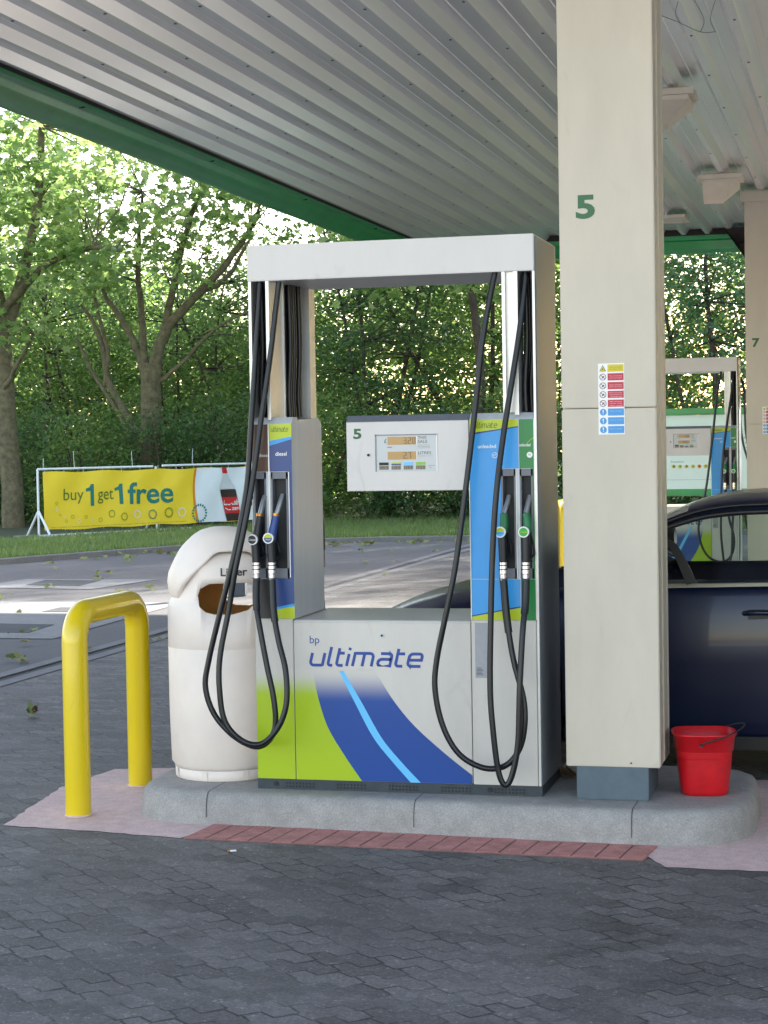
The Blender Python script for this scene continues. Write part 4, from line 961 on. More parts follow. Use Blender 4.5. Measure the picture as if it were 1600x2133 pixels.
    if extra:
        for k in range(2):
            mb = MB(); d = k * .05
            mb.tube(smooth_path([(1.20, .52, 2.38), (1.25 + d, .62, 2.25), (1.27 + d, .70, 1.70), (1.34 + d, .72, 1.38), (1.43 + d, .72, 1.1), (1.52 + d * .6, .72, .75), (1.57 + d * .4, .72, .5), (1.50, .70, .32), (1.38, .66, .4), (1.30, .6, .8), (1.24, .54, 1.08)]), .0128, 10); mb.build('hose', rubber, t)
    return t
pump((0, 0, .14), '5', '3.20', '2.7', 'white and steel fuel pump numbered 5 with four black hoses')
pump((-.05, 13.34, .14), '', '0.00', '0.00', 'distant fuel pump with mirrored graphic behind the blue car', True, True)

# ------------------------------------------------------------------ hoop barriers
def hoop(x, y0, y1, label):
    t = tag_obj = None
    r = .0585; z = .915; b_ = .13; P = [(x, y0, -.02), (x, y0, z - b_)]
    for i in range(1, 9): a = R(180 - 90 * i / 8); P.append((x, y0 + b_ + b_ * math.cos(a), z - b_ + b_ * math.sin(a)))
    for i in range(0, 9): a = R(90 - 90 * i / 8); P.append((x, y1 - b_ + b_ * math.cos(a), z - b_ + b_ * math.sin(a)))
    P.append((x, y1, -.02))
    mb = MB(); mb.tube(P, r, 28)
    t = thing('hoop_barrier', (x, (y0 + y1) / 2, 0), label, 'barrier', 'yellow hoop barriers at the island ends')
    mb.build('hoop', yellow_paint, t)
    mb = MB()
    for y in (y0, y1): mb.lathe([(.064, .0015), (.063, .005), (.0586, .007)], x, y, 24, 0)
    mb.build('base_weld', pink_m, t)
hoop(-.846, -.035, .72, 'thick yellow hoop barrier standing on pink concrete beside the litter bin')
hoop(-.80, 13.2, 13.95, 'yellow hoop barrier glimpsed between pump 5 and column 5')

# ------------------------------------------------------------------ litter bin
bx, by = -.262, .35
ANG = R(17)
bn = thing('litter_bin', (bx, by, .14), 'cream plastic litter bin with domed hood and brown opening', 'litter bin', rz=ANG)
def bool_cut(target, cutters):
    for ob_ in [target] + list(cutters):
        bm = bmesh.new(); bm.from_mesh(ob_.data); bmesh.ops.recalc_face_normals(bm, faces=bm.faces); bm.to_mesh(ob_.data); bm.free()
    for c in cutters:
        m = target.modifiers.new('b', 'BOOLEAN'); m.operation = 'DIFFERENCE'; m.solver = 'EXACT'; m.object = c
    dg = bpy.context.evaluated_depsgraph_get(); dg.update()
    me = bpy.data.meshes.new_from_object(target.evaluated_get(dg)); target.modifiers.clear(); target.data = me
    for c in cutters: bpy.data.objects.remove(c)
prof_out = [(0.0, .05), (.242, .05), (.245, .062), (.256, .075), (.262, .30), (.263, .600), (.2618, .602), (.2618, .604), (.263, .606), (.262, .79), (.250, .815), (.238, .84), (.236, .93), (.230, .97), (.208, 1.0), (.18, 1.03), (.13, 1.06), (.06, 1.08), (0, 1.085)]
prof_in = [(0, .07), (.225, .07), (.24, .3), (.24, .6), (.238, .79), (.222, .83), (.222, .93), (.20, .98), (.16, 1.02), (.06, 1.055), (0, 1.06)]
def closed_lathe(prof, name, m):
    N = 80; v = []; f = []; q = prof[1:-1]; k_ = len(q)
    for i in range(N):
        a = 2 * math.pi * i / N
        for r_, z in q: v.append((r_ * math.cos(a), r_ * math.sin(a), z))
    v += [(0, 0, prof[0][1]), (0, 0, prof[-1][1])]; b0_, t0_ = N * k_, N * k_ + 1
    for i in range(N):
        j = (i + 1) % N
        for k in range(k_ - 1): f.append((i * k_ + k, j * k_ + k, j * k_ + k + 1, i * k_ + k + 1))
        f.append((b0_, j * k_, i * k_)); f.append((t0_, i * k_ + k_ - 1, j * k_ + k_ - 1))
    mb = MB(); mb.add(v, f, 0, True); return mb.build(name, m, None)
body = closed_lathe(prof_out, 'body', bin_m); inner = closed_lathe(prof_in, 'cut', bin_in)
body.data.materials.append(bin_in)
op = [(x_, .838 + (z_ - .838) * .84) for x_, z_ in [(-.118, .79), (-.125, .85), (-.115, .885), (-.075, .912), (-.04, .915), (.09, .915), (.118, .905), (.13, .86), (.132, .80), (.10, .768), (.03, .748), (-.05, .750), (-.09, .762)]]
mc = MB(); mc.prism_y([(x + .015, z) for x, z in op], -.5, -.02); cut = mc.build('cut', bin_in, None)
mc = MB(); mc.prism_y([(x * .8 + .085, z) for x, z in op], .02, .5); cut2 = mc.build('cut', bin_in, None)
bool_cut(body, [inner, cut, cut2]); body.parent = bn
# hood: lower edge arched over the openings
mb = MB(); NT = 96; NR = 12
def hood_r(z):
    zz = [.79, .805, .85, .90, .945, 1.005, 1.05, 1.085, 1.115, 1.138, 1.149, 1.152]; rr = [.214, .228, .252, .2600, .254, .226, .200, .170, .136, .098, .056, .0005]
    return float(np.interp(z, zz, rr))
v = []
for i in range(NT):
    th = 2 * math.pi * i / NT; td = math.degrees(th) - 16; fr = min(abs((td - 270 + 180) % 360 - 180), abs((td - 90 + 180) % 360 - 180))
    e = np.interp(fr, [0, 20, 27, 78, 90], [1.045, 1.042, 1.03, .815, .793])
    for k in range(NR + 1):
        t_ = k / NR; z = e + (1.152 - e) * (1 - (1 - t_) ** 1.6); r_ = hood_r(z) + .0015
        v.append((r_ * math.cos(th), r_ * math.sin(th), z))
    # inner lip
    z = e; r_ = max(hood_r(z) - .016, .0); v.append((r_ * math.cos(th), r_ * math.sin(th), z))
m_ = NR + 2; f = []
for i in range(NT):
    j = (i + 1) % NT
    for k in range(NR): f.append((i * m_ + k, j * m_ + k, j * m_ + k + 1, i * m_ + k + 1))
    f.append((i * m_, i * m_ + NR + 1, j * m_ + NR + 1, j * m_))
mb.add(v, f, 0, True); mb.build('hood', bin_m, bn, local=True)
mb = MB(); mb.lathe([(.0, .0005), (.236, .0005), (.240, .006), (.241, .056), (.20, .058)], 0, 0, 60)
for k in range(8):
    a = R(22 + 45 * k); mb.add([(.2425 * math.cos(a - .05), .2425 * math.sin(a - .05), .006), (.2425 * math.cos(a + .05), .2425 * math.sin(a + .05), .006), (.2455 * math.cos(a + .05), .2455 * math.sin(a + .05), .049), (.2455 * math.cos(a - .05), .2455 * math.sin(a - .05), .049)], [(0, 1, 2, 3)], 0)
mb.build('base_ring', bin_m, bn, local=True)
# word on the curved shell
v, f = text_vf('Litter', 0, .02); xs = [p[0] for p in v]; zs = [p[1] for p in v]; s_ = .120 / (max(xs) - min(xs))
vv = []
for a, b_ in v:
    x = -.005 + (a - min(xs)) * s_; vv.append((x, -math.sqrt(.2375 ** 2 - x * x) - .001, .935 + (b_ - min(zs)) * s_ * .95))
mb = MB(); mb.add(vv, f); mb.build('lettering', ink_dark, bn, local=True)

# ------------------------------------------------------------------ red bucket
bk = thing('bucket', (1.945, .22, .14), 'red square plastic bucket with thin black handle on the island end', 'bucket', rz=R(9))
def sq(r, k, z, n=48, e=3.4):
    out = []
    for i in range(n):
        a = 2 * math.pi * i / n; c, s = math.cos(a), math.sin(a); out.append((r * math.copysign(abs(c) ** (2 / e), c), r * k * math.copysign(abs(s) ** (2 / e), s), z))
    return out
rings = [sq(.092, 1, .0), sq(.098, 1, .004), sq(.102, 1, .02), sq(.116, 1, .15), sq(.119, 1, .19), sq(.124, 1, .193), sq(.131, 1, .255), sq(.137, 1, .258), sq(.1385, 1, .263), sq(.136, 1, .268), sq(.129, 1, .266), sq(.120, 1, .19), sq(.112, 1, .12), sq(.096, 1, .012)]
mb = MB(); n = 48; v = [p for r_ in rings for p in r_]
mb.add(v, [(k * n + i, k * n + (i + 1) % n, (k + 1) * n + (i + 1) % n, (k + 1) * n + i) for k in range(len(rings) - 1) for i in range(n)], 0, True)
mb.add(rings[0], [tuple(range(n - 1, -1, -1))]); mb.add(rings[-1], [tuple(range(n))])
mb.build('body', red_pl, bk, local=True)
mb = MB(); mb.tube(smooth_path([(-.02, -.139, .222), (-.015, -.145, .232), (.05, -.15, .252), (.12, -.13, .277), (.165, -.06, .295), (.172, .0, .297), (.160, .07, .288), (.10, .14, .262), (.0, .142, .225)]), .0035, 8); mb.tube([(-.02, -.128, .222), (-.02, -.145, .222)], .006, 8); mb.build('handle', blackwire, bk, local=True)

# ------------------------------------------------------------------ car
car = thing('parked_car', (2.0, 2.03, 0), 'dark blue hatchback parked behind column 5 and pump 5', 'car')
CY = 2.03
XS = np.array([0.03, .08, .18, .33, .57, .85, 1.10, 1.40, 1.75, 2.3, 2.9, 3.4, 3.8, 4.02, 4.10])
TC = np.array([.66, .72, .80, .86, .925, .965, .985, .99, .99, .985, .98, .97, .95, .90, .75])   # centre top (bonnet / deck)
SHZ = np.array([.56, .62, .69, .755, .835, .885, .915, .935, .947, .957, .965, .965, .94, .86, .70])  # shoulder height
HW = np.array([.56, .66, .75, .81, .85, .865, .872, .875, .878, .88, .88, .87, .84, .78, .70])
LO = np.array([.34, .27, .22, .20, .19, .18, .18, .18, .18, .18, .19, .21, .25, .30, .36])
nxs = 61; xx = np.linspace(.03, 4.10, nxs)
def ip(a): return np.interp(xx, XS, a)
tc_, sh_, hw_, lo_ = ip(TC), ip(SHZ), ip(HW), ip(LO)
def ring_at(i):
    x = xx[i]; t, s, w_, l = tc_[i], sh_[i], hw_[i], lo_[i]
    half = [(0, t), (.35 * w_, t - .006), (.62 * w_, t - .02 - .0), (.80 * w_, s + (t - s) * .62), (.90 * w_, s + .012), (.945 * w_, s - .008), (.965 * w_, s - .05), (.985 * w_, s - .13), (1.0 * w_, s - .26), (1.0 * w_, s - .36), (.99 * w_, s - .46), (.985 * w_, .32), (.975 * w_, .27), (.955 * w_, l + .02), (.90 * w_, l), (0, l)]
    half = [(y, max(z, l)) for y, z in half]
    return [(x, CY - y, z) for y, z in half] + [(x, CY + y, z) for y, z in half[-2:0:-1]]
rg = [ring_at(i) for i in range(nxs)]; n = len(rg[0]); v = [p for r_ in rg for p in r_]
wheels = [(.86, .31), (3.36, .31)]
f = []
for i in range(nxs - 1):
    for k in range(n):
        q = (i * n + k, (i + 1) * n + k, (i + 1) * n + (k + 1) % n, i * n + (k + 1) % n)
        cx = sum(v[a][0] for a in q) / 4; cy = sum(v[a][1] for a in q) / 4; cz = sum(v[a][2] for a in q) / 4
        if abs(cy - CY) > .6 and any((cx - wx) ** 2 + (cz - wz) ** 2 < .36 ** 2 for wx, wz in wheels): continue
        if 1.25 < cx < 3.6 and cz > .93 and abs(cy - CY) < .74: continue      # open cabin
        f.append(q)
mb = MB(); mb.add(v, f, 0, True); mb.add(rg[0], [tuple(range(n))]); mb.add(rg[-1], [tuple(range(n - 1, -1, -1))])
mb.build('body', car_paint, car)
mb = MB(); mb.box(1.2, 3.7, 1.30, 2.76, .84, .86); mb.box(1.15, 1.5, 1.3, 2.76, .86, .94); mb.box(1.0, 3.6, 1.35, 2.7, .25, .84); mb.build('interior', car_int, car, bevel=.01)
# greenhouse surface: (x, half width, z) rows from belt to centre of roof
GX = np.array([1.08, 1.35, 1.62, 1.78, 1.92, 2.13, 2.4, 2.8, 3.2, 3.5, 3.78])
GT = np.array([.985, 1.135, 1.278, 1.347, 1.383, 1.395, 1.398, 1.38, 1.31, 1.19, .97])
gx = np.linspace(1.08, 3.78, 55); gt = np.interp(gx, GX, GT)
gt = np.convolve(np.pad(gt, 2, mode='edge'), np.ones(5) / 5, 'valid'); gt[0] = .985; gt[-1] = .97
def groww(i):
    x = gx[i]; t = gt[i]; b_ = .945 + .02 * (x - 1.08) / 2.7; h_ = max(t - b_, .001); k = min(1, h_ / .38)
    ztop = min(t - .055 * k, b_ + h_ * .86)
    rows = [(.862, b_)]
    for s in (.25, .5, .75, .92): rows.append((.862 - .20 * s * h_ / .43, b_ + (ztop - b_) * s))
    we = .862 - .20 * h_ / .43
    rows += [(we, ztop), (we - .03, ztop + (t - ztop) * .35), (we - .09, ztop + (t - ztop) * .66), (we - .2, ztop + (t - ztop) * .88), (we * .4, t - .004 * k), (0, t)]
    return [(x, y, z) for y, z in rows]
G = [groww(i) for i in range(55)]; nr = len(G[0])
def gh(sel, name, m, sides=(-1, 1), label=None):
    mb = MB()
    for sg in sides:
        v = [(p[0], CY + sg * p[1], p[2]) for r_ in G for p in r_]; f = []
        for i in range(54):
            for k in range(nr - 1):
                if sel(gx[i] + .025, k, (G[i][k][2] + G[i][k + 1][2]) / 2, sg): f.append((i * nr + k, i * nr + k + 1, (i + 1) * nr + k + 1, (i + 1) * nr + k) if sg < 0 else (i * nr + k, (i + 1) * nr + k, (i + 1) * nr + k + 1, i * nr + k + 1))
        used = sorted({a for q in f for a in q}); mp = {a: j for j, a in enumerate(used)}
        mb.add([v[a] for a in used], [tuple(mp[a] for a in q) for q in f], 0, True)
    o = mb.build(name, m, car, label=label)
    bm = bmesh.new(); bm.from_mesh(o.data); bmesh.ops.remove_doubles(bm, verts=bm.verts, dist=.0005); bm.to_mesh(o.data); bm.free()
    return o
isside = lambda x, k, z, s: k < 4
def ws(x, k): return k >= 6 and x < 1.80
for sd_ in ((-1,), (1,)):
    gh(lambda x, k, z, s: (k < 4 and 1.50 < x <= 2.55), 'side_window', glass, sd_)
    gh(lambda x, k, z, s: (k < 4 and 2.66 <= x < 3.55), 'side_window', glass, sd_)
    gh(lambda x, k, z, s: (k < 4 and 2.55 < x < 2.66), 'door_pillar', car_black, sd_)
gh(lambda x, k, z, s: ws(x, k), 'windscreen', glass)
gh(lambda x, k, z, s: (k >= 6 and x > 3.05), 'rear_window', glass)
gh(lambda x, k, z, s: (k >= 4 and not ws(x, k) and not (k >= 6 and x > 3.05)) or (k < 4 and (x <= 1.5 or x >= 3.55)), 'roof', car_paint)
# near-side frame of the door glass, just proud
for sg in (-1, 1):
    mb = MB(); P = [(G[i][4][0], CY + sg * (G[i][4][1] + .004), G[i][4][2]) for i in range(8, 51)]
    mb.tube(P, [.014] * len(P), 8); mb.build('window_frame', car_black, car); mb = MB()
    P = [(G[i][5][0], CY + sg * (G[i][5][1] + .001), G[i][5][2] + .004) for i in range(0, 51)]
    mb.tube(P, [.011] * len(P), 8); mb.build('roof_gutter', car_black, car)
for sg in (-1, 1):
    mb = MB(); P = [(x, CY + sg * (float(np.interp(x, XS, HW)) * .952 + .004), float(np.interp(x, XS, SHZ)) + .006) for x in np.linspace(1.35, 3.6, 24)]
    for a, b_ in zip(P[:-1], P[1:]):
        y0, y1 = sorted((a[1], a[1] - sg * .02)); mb.add([(a[0], a[1], a[2] - .008), (b_[0], b_[1], b_[2] - .008), (b_[0], b_[1], b_[2] + .008), (a[0], a[1], a[2] + .008), (a[0], a[1] - sg * .03, a[2] + .01), (b_[0], b_[1] - sg * .03, b_[2] + .01)], [(0, 1, 2, 3), (3, 2, 5, 4)])
    mb.build('belt_strip', car_tan, car)
for sg in (-1, 1):
    yb = CY + sg * .895
    mb = MB(); P = smooth_path([(1.60, yb - sg * .02, .985), (1.53, yb + sg * .05, 1.01), (1.50, yb + sg * .10, 1.04)]); mb.tube(P, [.02] * len(P), 8)
    rr = []
    for k, (dx, sc) in enumerate([(-.07, .3), (-.05, .75), (-.01, .98), (.04, 1.0), (.055, .93)]):
        rr.append([(1.50 + dx, yb + sg * .10 + .095 * sc * math.cos(a), 1.085 + .062 * sc * math.sin(a)) for a in np.linspace(0, 6.283, 17)[:-1]])
    vv = [p for r_ in rr for p in r_]; mb.add(vv, [(k * 16 + i, k * 16 + (i + 1) % 16, (k + 1) * 16 + (i + 1) % 16, (k + 1) * 16 + i) for k in range(4) for i in range(16)], 0, True); mb.add(rr[0], [tuple(range(16))])
    mr_ = mb.build('door_mirror', car_black, car)
    mb = MB(); ya = CY + sg * .868; mb.prism_y([(1.700, 1.178), (1.722, 1.174), (1.748, 1.155), (1.785, 1.09), (1.815, 1.03), (1.838, .972), (1.79, .962), (1.772, 1.01), (1.748, 1.07), (1.720, 1.125), (1.700, 1.150)], ya - .012, ya) if sg < 0 else mb.add([(1.5, ya, .96), (1.6, ya, .96), (1.5, ya, 1.0)], [(0, 1, 2)]); mb.build('window_corner', car_black, car)
    mb = MB(); mb.add(rr[-1], [tuple(range(16))]); mb.build('mirror_glass', chrome, mr_)
    # doors: shut lines, handles
    w0 = .878
    for xh in (2.06, 3.0):
        zz = .825; y_ = CY + sg * (w0 * .985)
        mb = MB(); P = smooth_path([(xh, y_, zz), (xh + .02, y_ + sg * .022, zz + .004), (xh + .10, y_ + sg * .030, zz + .006), (xh + .18, y_ + sg * .024, zz), (xh + .20, y_, zz - .004)]); mb.tube(P, [.012] * len(P), 8); mb.build('door_handle', car_paint, car)
        mb = MB(); mb.add([(xh + .02, y_ + sg * .004, zz - .03), (xh + .17, y_ + sg * .004, zz - .03), (xh + .17, y_ + sg * .004, zz + .02), (xh + .02, y_ + sg * .004, zz + .02)], [(0, 1, 2, 3)]); mb.build('handle_recess', car_black, car)
    mb = MB()
    for xs_ in (1.52, 2.62):
        P = [(xs_ + dx, CY + sg * (float(np.interp(xs_, XS, HW)) * wf + .0015), z) for dx, wf, z in ((0, .957, .93), (0, .985, .82), (.0, 1.0, .68), (0, 1.0, .58), (0, .99, .46), (.01, .985, .32), (.02, .975, .27))]
        mb.tube(P, .003, 6)
    mb.build('shut_line', car_black, car)
    mb = MB(); mb.box(1.25, 3.0, CY + sg * .845 - .02, CY + sg * .845 + .02, .17, .235); mb.build('sill', car_black, car, bevel=.006)
    mb = MB(); mb.add([(.10, CY + sg * .60, .60), (.36, CY + sg * .80, .69), (.40, CY + sg * .812, .63), (.12, CY + sg * .66, .53)], [(0, 1, 2, 3)]); mb.build('headlight', mat('headlight', '#c9d0d4', .1, noise=.02), car)
    for wx, wz in wheels:
        wy = CY + sg * .78
        mb = MB(); mb.add(*[(lambda N_: ([(wx + r_ * math.cos(2 * math.pi * i / N_), wy + d, wz + r_ * math.sin(2 * math.pi * i / N_)) for r_, d in ((.2, -.09), (.30, -.09), (.31, -.07), (.31, .07), (.30, .09), (.2, .09)) for i in range(N_)], [(k * N_ + i, k * N_ + (i + 1) % N_, ((k + 1) % 6) * N_ + (i + 1) % N_, ((k + 1) % 6) * N_ + i) for k in range(6) for i in range(N_)]))(32)][0], 0, True)
        wh = mb.build('wheel', tyre_m, car)
        mb = MB(); mb.disc_y(wx, wz, .205, wy + sg * .05 - .01, wy + sg * .05 + .01, 0, 28)
        for k in range(5):
            a = 2 * math.pi * k / 5; mb.tube([(wx, wy + sg * .085, wz), (wx + .19 * math.cos(a), wy + sg * .075, wz + .19 * math.sin(a))], [.035, .025], 8)
        mb.build('rim', rim_m, wh)

# ------------------------------------------------------------------ banner on its frame
A = Vector((-11.9, 23.6, 0)); B = Vector((-9.19, 27.63, 0)); bdir = (B - A).normalized(); brz = math.atan2(bdir.y, bdir.x); k_ = (B - A).length
LB = 5.6      # length of the whole banner; its end is hidden by pump 5
bn2 = thing('advertising_banner', (A.x, A.y, .1), 'yellow buy 1 get 1 free banner on white tube frame on the grass', 'banner', rz=brz)
def u(px):    # distance along the banner for a horizontal place noted on the photograph at its foot
    D0, D1 = 34.22, 37.44; s = (px - 80) / 445.0
    return k_ * s * D0 / (D0 * s + D1 * (1 - s)) if False else k_ * (s / D1 * D0) / ((1 - s) + s * D0 / D1) if False else k_ * s * D1 / (D1 * s + D0 * (1 - s)) if False else k_ * s * D0 / (D1 - s * (D1 - D0))
Z0, Z1 = -.03, 1.175     # frame
mb = MB(); r_ = .022
for a, b_ in (((0, 0, Z0), (0, 0, Z1)), ((LB, 0, Z0), (LB, 0, Z1)), ((0, 0, Z1), (u(320), 0, Z1)), ((u(340), 0, Z1 + .01), (LB, 0, Z1 + .01)), ((0, 0, Z0), (LB, 0, Z0)), ((u(328), 0.03, Z0 - .05), (u(328), 0.03, Z1)),
              ((0, 0, .42), (0, -.45, -.09)), ((0, 0, .42), (0, .45, -.09)), ((u(328), 0, .42), (u(328), .45, -.08))): mb.tube([a, b_], r_, 10)
mb.build('frame', frame_w, bn2, local=True)
for xx_ in (0, u(328), LB):
    for sg in (-1, 1):
        mb = MB(); mb.box(xx_ - .2, xx_ + .3, sg * .45 - .12, sg * .45 + .12, -.13, -.03); mb.build('ballast_block', concrete, bn2, local=True, bevel=.02)
# the sheet, slightly slack
NXb, NZb = 90, 16; b0, b1 = u(90), LB - .1; z0, z1 = .07, 1.12
def sheet_y(x, z): return -.03 + .012 * math.sin(x * 3.1 + z * 2) + .010 * math.sin(x * 7 - z * 5) * (.4 + z)
edge = lambda z: u(407) + .06 * ((z - .62) / .5) ** 2 - .03
v = []; f = []; mi = []
xsb = sorted(set(list(np.linspace(b0, b1, NXb))))
for i in range(NXb):
    for j in range(NZb + 1):
        z = z0 + (z1 - z0) * j / NZb; x = xsb[i]; sag = .012 * math.sin(x * 5.5) * (1 if j in (0, NZb) else 0); v.append((x, sheet_y(x, z), z + sag))
mb = MB()
for i in range(NXb - 1):
    for j in range(NZb): f.append((i * (NZb + 1) + j, (i + 1) * (NZb + 1) + j, (i + 1) * (NZb + 1) + j + 1, i * (NZb + 1) + j + 1))
mb.add(v, f, 0, True); sh = mb.build('banner_sheet', banner_y, bn2, local=True)
def drape(mb, name, mats, off_, parent=sh):
    mb.v = [(x, sheet_y(x, z) - off_ + y, z) for x, y, z in mb.v]; return mb.build(name, mats, parent, local=True)
mb = MB(); n2 = 24; m2 = 16
vv = []; 
for j in range(m2 + 1):
    z = z0 + .004 + (z1 - z0 - .008) * j / m2; xe = edge(z)
    for i in range(n2 + 1): vv.append((xe + (b1 - .01 - xe) * i / n2, 0, z))
mb.add(vv, [(j * (n2 + 1) + i, j * (n2 + 1) + i + 1, (j + 1) * (n2 + 1) + i + 1, (j + 1) * (n2 + 1) + i) for j in range(m2) for i in range(n2)], 0)
drape(mb, 'white_field', banner_w, .004)
mb = MB(); vv = []
for j in range(m2 + 1):
    z = z0 + .004 + (z1 - z0 - .008) * j / m2; xe = edge(z); vv += [(xe - .05, 0, z), (xe + .005, 0, z)]
mb.add(vv, [(2 * j, 2 * j + 1, 2 * j + 3, 2 * j + 2) for j in range(m2)]); drape(mb, 'orange_edge', banner_o, .006)
def bt(mb, s, p0, p1, z_a, h, bold=0, mi=0): add_text(mb, s, u(p0), z_a, 0, h=h, x1=u(p1), bold=bold, mi=mi)
def one(mb, p0, p1, z, h):
    a, b_ = u(p0), u(p1); w_ = b_ - a
    mb.add([(b_ - w_ * .45, 0, z), (b_, 0, z), (b_, 0, z + h), (b_ - w_ * .35, 0, z + h), (b_ - w_ * .55, 0, z + h * .86), (a, 0, z + h * .80), (a, 0, z + h * .66), (b_ - w_ * .45, 0, z + h * .70)], [(0, 1, 7), (1, 2, 3, 7), (3, 4, 7), (4, 5, 6, 7)], 0)
mb = MB(); bt(mb, 'buy', 131, 172, .53, .28, 0, 1); one(mb, 177, 193, .48, .40); bt(mb, 'get', 201, 235, .515, .25, 0, 1); one(mb, 238, 255, .49, .38); bt(mb, 'free', 265, 358, .477, .41, .018)
add_text(mb, 'offer available on selected bottles while stocks last at this service station only subject to availability see in store for details', u(104), .10, 0, h=.02, x1=u(385), mi=1)
drape(mb, 'lettering', [banner_g, mat('olive print', '#5c7a2a', .5, noise=0)], .008)
mb = MB()
def ringlet(px, py, r, mi, nd=18, w_=.3):
    x = u(px); z = (1117 - 22.5 * (px - 80) / 445 - py) * .0089 - .031
    for i in range(nd):
        a = 2 * math.pi * i / nd; da = math.pi / nd * .85
        mb.add([(x + r * (1 - w_) * math.cos(a), 0, z + r * (1 - w_) * math.sin(a)), (x + r * (1 - w_ / 2) * math.cos(a + da), 0, z + r * (1 - w_ / 2) * math.sin(a + da)), (x + r * math.cos(a), 0, z + r * math.sin(a)), (x + r * (1 - w_ / 2) * math.cos(a - da), 0, z + r * (1 - w_ / 2) * math.sin(a - da))], [(0, 3, 2, 1)], mi)
for px, py, r, mi_ in ((412, 1068, .19, 0), (376, 1066, .10, 2), (349, 1067, .105, 1), (316, 1071, .10, 0), (284, 1071, .088, 2), (256, 1076, .082, 1), (230, 1070, .078, 1), (206, 1083, .045, 1), (189, 1083, .03, 2), (176, 1077, .035, 1), (161, 1086, .04, 2), (149, 1077, .038, 1), (136, 1086, .03, 1), (132, 1077, .02, 2), (124, 1074, .025, 1), (117, 1062, .035, 2), (116, 1050, .03, 1)):
    ringlet(px, py, r, mi_, 18, .32 if r > .15 else .4)
drape(mb, 'ring_print', [banner_g, banner_gd, ink_white], .012)
# bottle picture
cxb = u(478); mb = MB()
def bp_(z): return float(np.interp(z, [.15, .2, .45, .62, .75, .82, .93, 1.0, 1.09], [.185, .19, .18, .19, .185, .14, .08, .058, .055]))
def bottle(za, zb, mi, dy=0):
    n = 14; vv = []
    for j in range(n + 1):
        z = za + (zb - za) * j / n; c = cxb - .23 * (z - .45); w_ = bp_(z); vv += [(c - w_, dy, z), (c + w_, dy, z)]
    mb.add(vv, [(2 * j, 2 * j + 1, 2 * j + 3, 2 * j + 2) for j in range(n)], mi)
bottle(.075, .69, 0); bottle(.70, 1.0, 1); bottle(1.005, 1.115, 2); bottle(.22, .54, 2, -.002)
add_text(mb, 'Coca-Cola', cxb - .16, .38, -.005, h=.12, x1=cxb + .17, shear=.35, bold=.02, mi=3); add_text(mb, 'zero', cxb + .03, .28, -.005, h=.06, mi=3, bold=.02); stroke(mb, [(cxb - .13, .33), (cxb - .05, .29), (cxb + .01, .295)], .015, -.005, 3)
drape(mb, 'bottle_print', [cola_m, mat('bottle glass print', '#cdd3d6', .4, noise=.03), cola_r, ink_white], .014)
mb = MB(); bottle_x = u(523); mb.box(bottle_x - .06, bottle_x + .2, 0, .001, .36, .62, 0); mb.box(bottle_x - .05, bottle_x + .19, 0, .001, .62, .8, 1); drape(mb, 'bottle_print', [cola_r, cola_m], .010)
mb = MB()
for i in range(14):
    x = .12 + i * (LB - .2) / 13
    mb.tube([(x, -.03, 1.085), (x + .03, .02, 1.19), (x + .01, -.02, 1.2)], .004, 4); mb.tube([(x, -.03, .165), (x + .02, .0, .05)], .004, 4)
for px, l in ((92, .2), (157, .32), (278, .3), (402, .33)): mb.tube([(u(px), 0, 1.17), (u(px) + random.uniform(-.02, .08), .02, 1.17 + l)], .005, 4)
mb.build('cable_tie', frame_w, bn2, local=True)

# ------------------------------------------------------------------ white board with green bands behind the far pump
bd = thing('display_board', (1.8, 20, 0), 'long white board with green bands and yellow roundels behind the far pump', 'board')
mb = MB(); mb.box(-.9, 4.5, 20, 20.12, .90, 1.98); mb.build('panel', board_w, bd, bevel=.004)
mb = MB(); mb.box(-.92, 4.52, 19.96, 20.14, 1.982, 2.08); mb.box(-.92, 4.52, 19.96, 20.14, .80, .898); mb.build('edge_band', green_gloss, bd, bevel=.02)
mb = MB()
for x in (-.7, 1.8, 4.3): mb.box(x - .04, x + .04, 20.03, 20.1, -.02, .80)
mb.build('post', frame_w, bd)
mb = MB()
for i in range(6):
    x = -.15 + i * .093; mb.disc_y(x, 1.231, .028, 19.995, 19.999, 0 if i != 4 else 3, 20); mb.disc_y(x + .004, 1.235, .014, 19.992, 19.9945, i % 2 + 1, 10)
mb.build('roundel', [mat('roundel yellow', '#d8c01a', .5, noise=.05), ink_dark, banner_gd, banner_o], bd)
mb = MB(); add_text(mb, 'Precautions', -.187, 1.29, 19.997, h=.028, x1=.0, mi=0); add_text(mb, 'Vaps', .86, 1.73, 19.997, h=.05, mi=0); add_text(mb, 'NS', .89, 1.55, 19.997, h=.03, mi=1, bold=.03); mb.ring_y(.93, 1.575, .085, .09, 19.995, 19.999, 1, 32); mb.box(-.26, .8, 19.998, 19.9995, 1.035, 1.039, 0)
mb.build('lettering', [mat('pale teal ink', '#6fa8a8', .5, noise=0), ink_dark], bd)

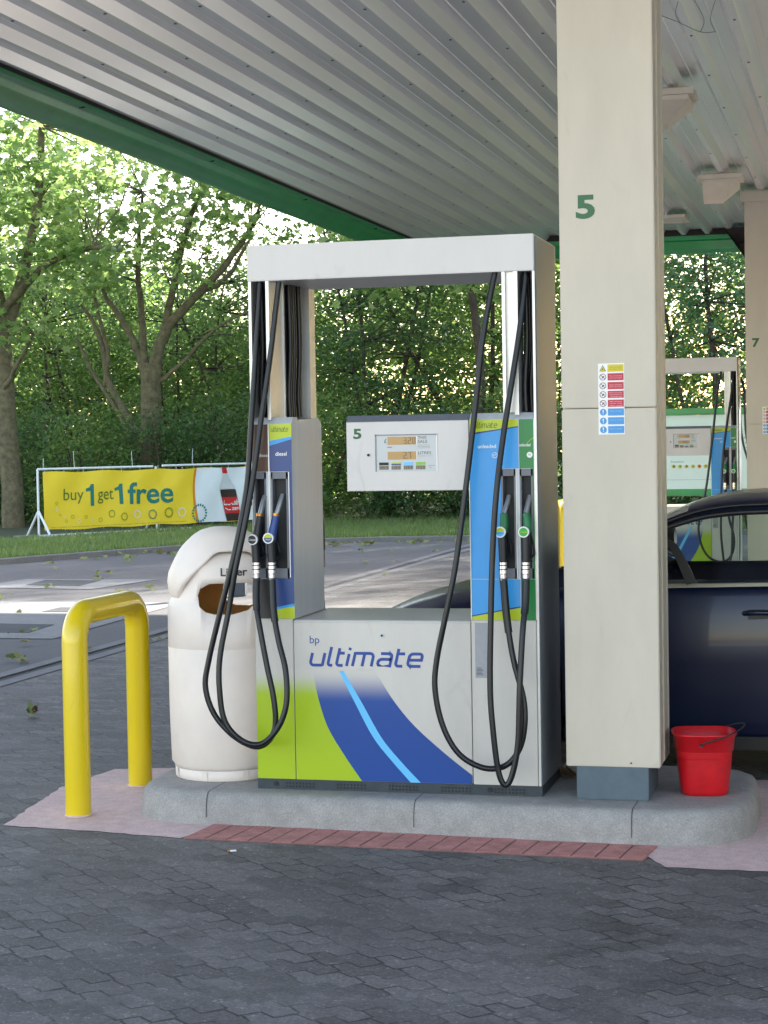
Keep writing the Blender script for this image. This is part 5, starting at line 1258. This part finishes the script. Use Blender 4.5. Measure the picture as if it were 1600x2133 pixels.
# ------------------------------------------------------------------ small things
mp_ = thing('marker_post', (-4.13, 11.9, 0), 'short dark post with white reflector seen through the bin opening', 'post')
mb = MB(); mb.box(-4.19, -4.05, 11.86, 11.96, -.01, .62); mb.build('post', mat('slate plastic', '#3c4650', .6, noise=.06), mp_, bevel=.01)
mb = MB(); mb.box(-4.17, -4.09, 11.852, 11.859, .36, .56); mb.build('reflector', ink_white, mp_)
lf = cloud('fallen_leaf', np.array([(0, 0, .03), (.02, .01, .045), (-.025, .0, .04), (.0, -.02, .06), (.03, -.01, .05)]), .06, leafmat('curled leaf', (.04, .08, .02), (.07, .10, .03), (.14, .05, .035), .1), None, 'maple', flat=0)
lf.location = (-2.423, 2.857, 0); tag(lf, 'curled green and brown leaf lying alone on the paving left of the yellow barrier', 'leaf')
mb = MB(); mb.tube([(.095, -.66, .006), (.118, -.651, .006)], .004, 8, 0); mb.tube([(.083, -.6647, .006), (.0949, -.6601, .006)], .004, 8, 1)
tag(mb.build('cigarette_end', [ink_white, mat('filter tan', '#b5772f', .7, noise=.1)]), 'tan cigarette end on the grey paving in front of the brick strip', 'cigarette end')
o = cloud('dry_leaves', np.array([(1.31 + random.gauss(0, .04), .50 + random.gauss(0, .04), .15 + abs(random.gauss(0, .02))) for _ in range(16)]), .06, leafmat('dry leaf', (.10, .06, .03), (.18, .12, .07), (.3, .24, .17), .1), None, 'maple', flat=.2); o['kind'] = 'stuff'
cw = MB()
for P in ([(1.52, 3.9, 4.34), (1.50, 3.95, 4.22), (1.53, 4.0, 4.12)], [(1.62, 3.9, 4.34), (1.66, 4.1, 4.2), (1.63, 4.2, 4.10)], [(1.35, 3.9, 4.25), (1.5, 4.0, 4.16), (1.63, 4.2, 4.10), (1.72, 4.25, 4.11)], [(1.75, 3.9, 4.34), (1.70, 4.1, 4.2), (1.72, 4.25, 4.11)]):
    cw.tube(smooth_path([(x, y, 4.35 - (4.35 - z) * .55) for x, y, z in P]), .002, 5)
tag(cw.build('loose_wire', blackwire), 'thin dark loose wires dangling from the soffit right of column 5', 'wire')
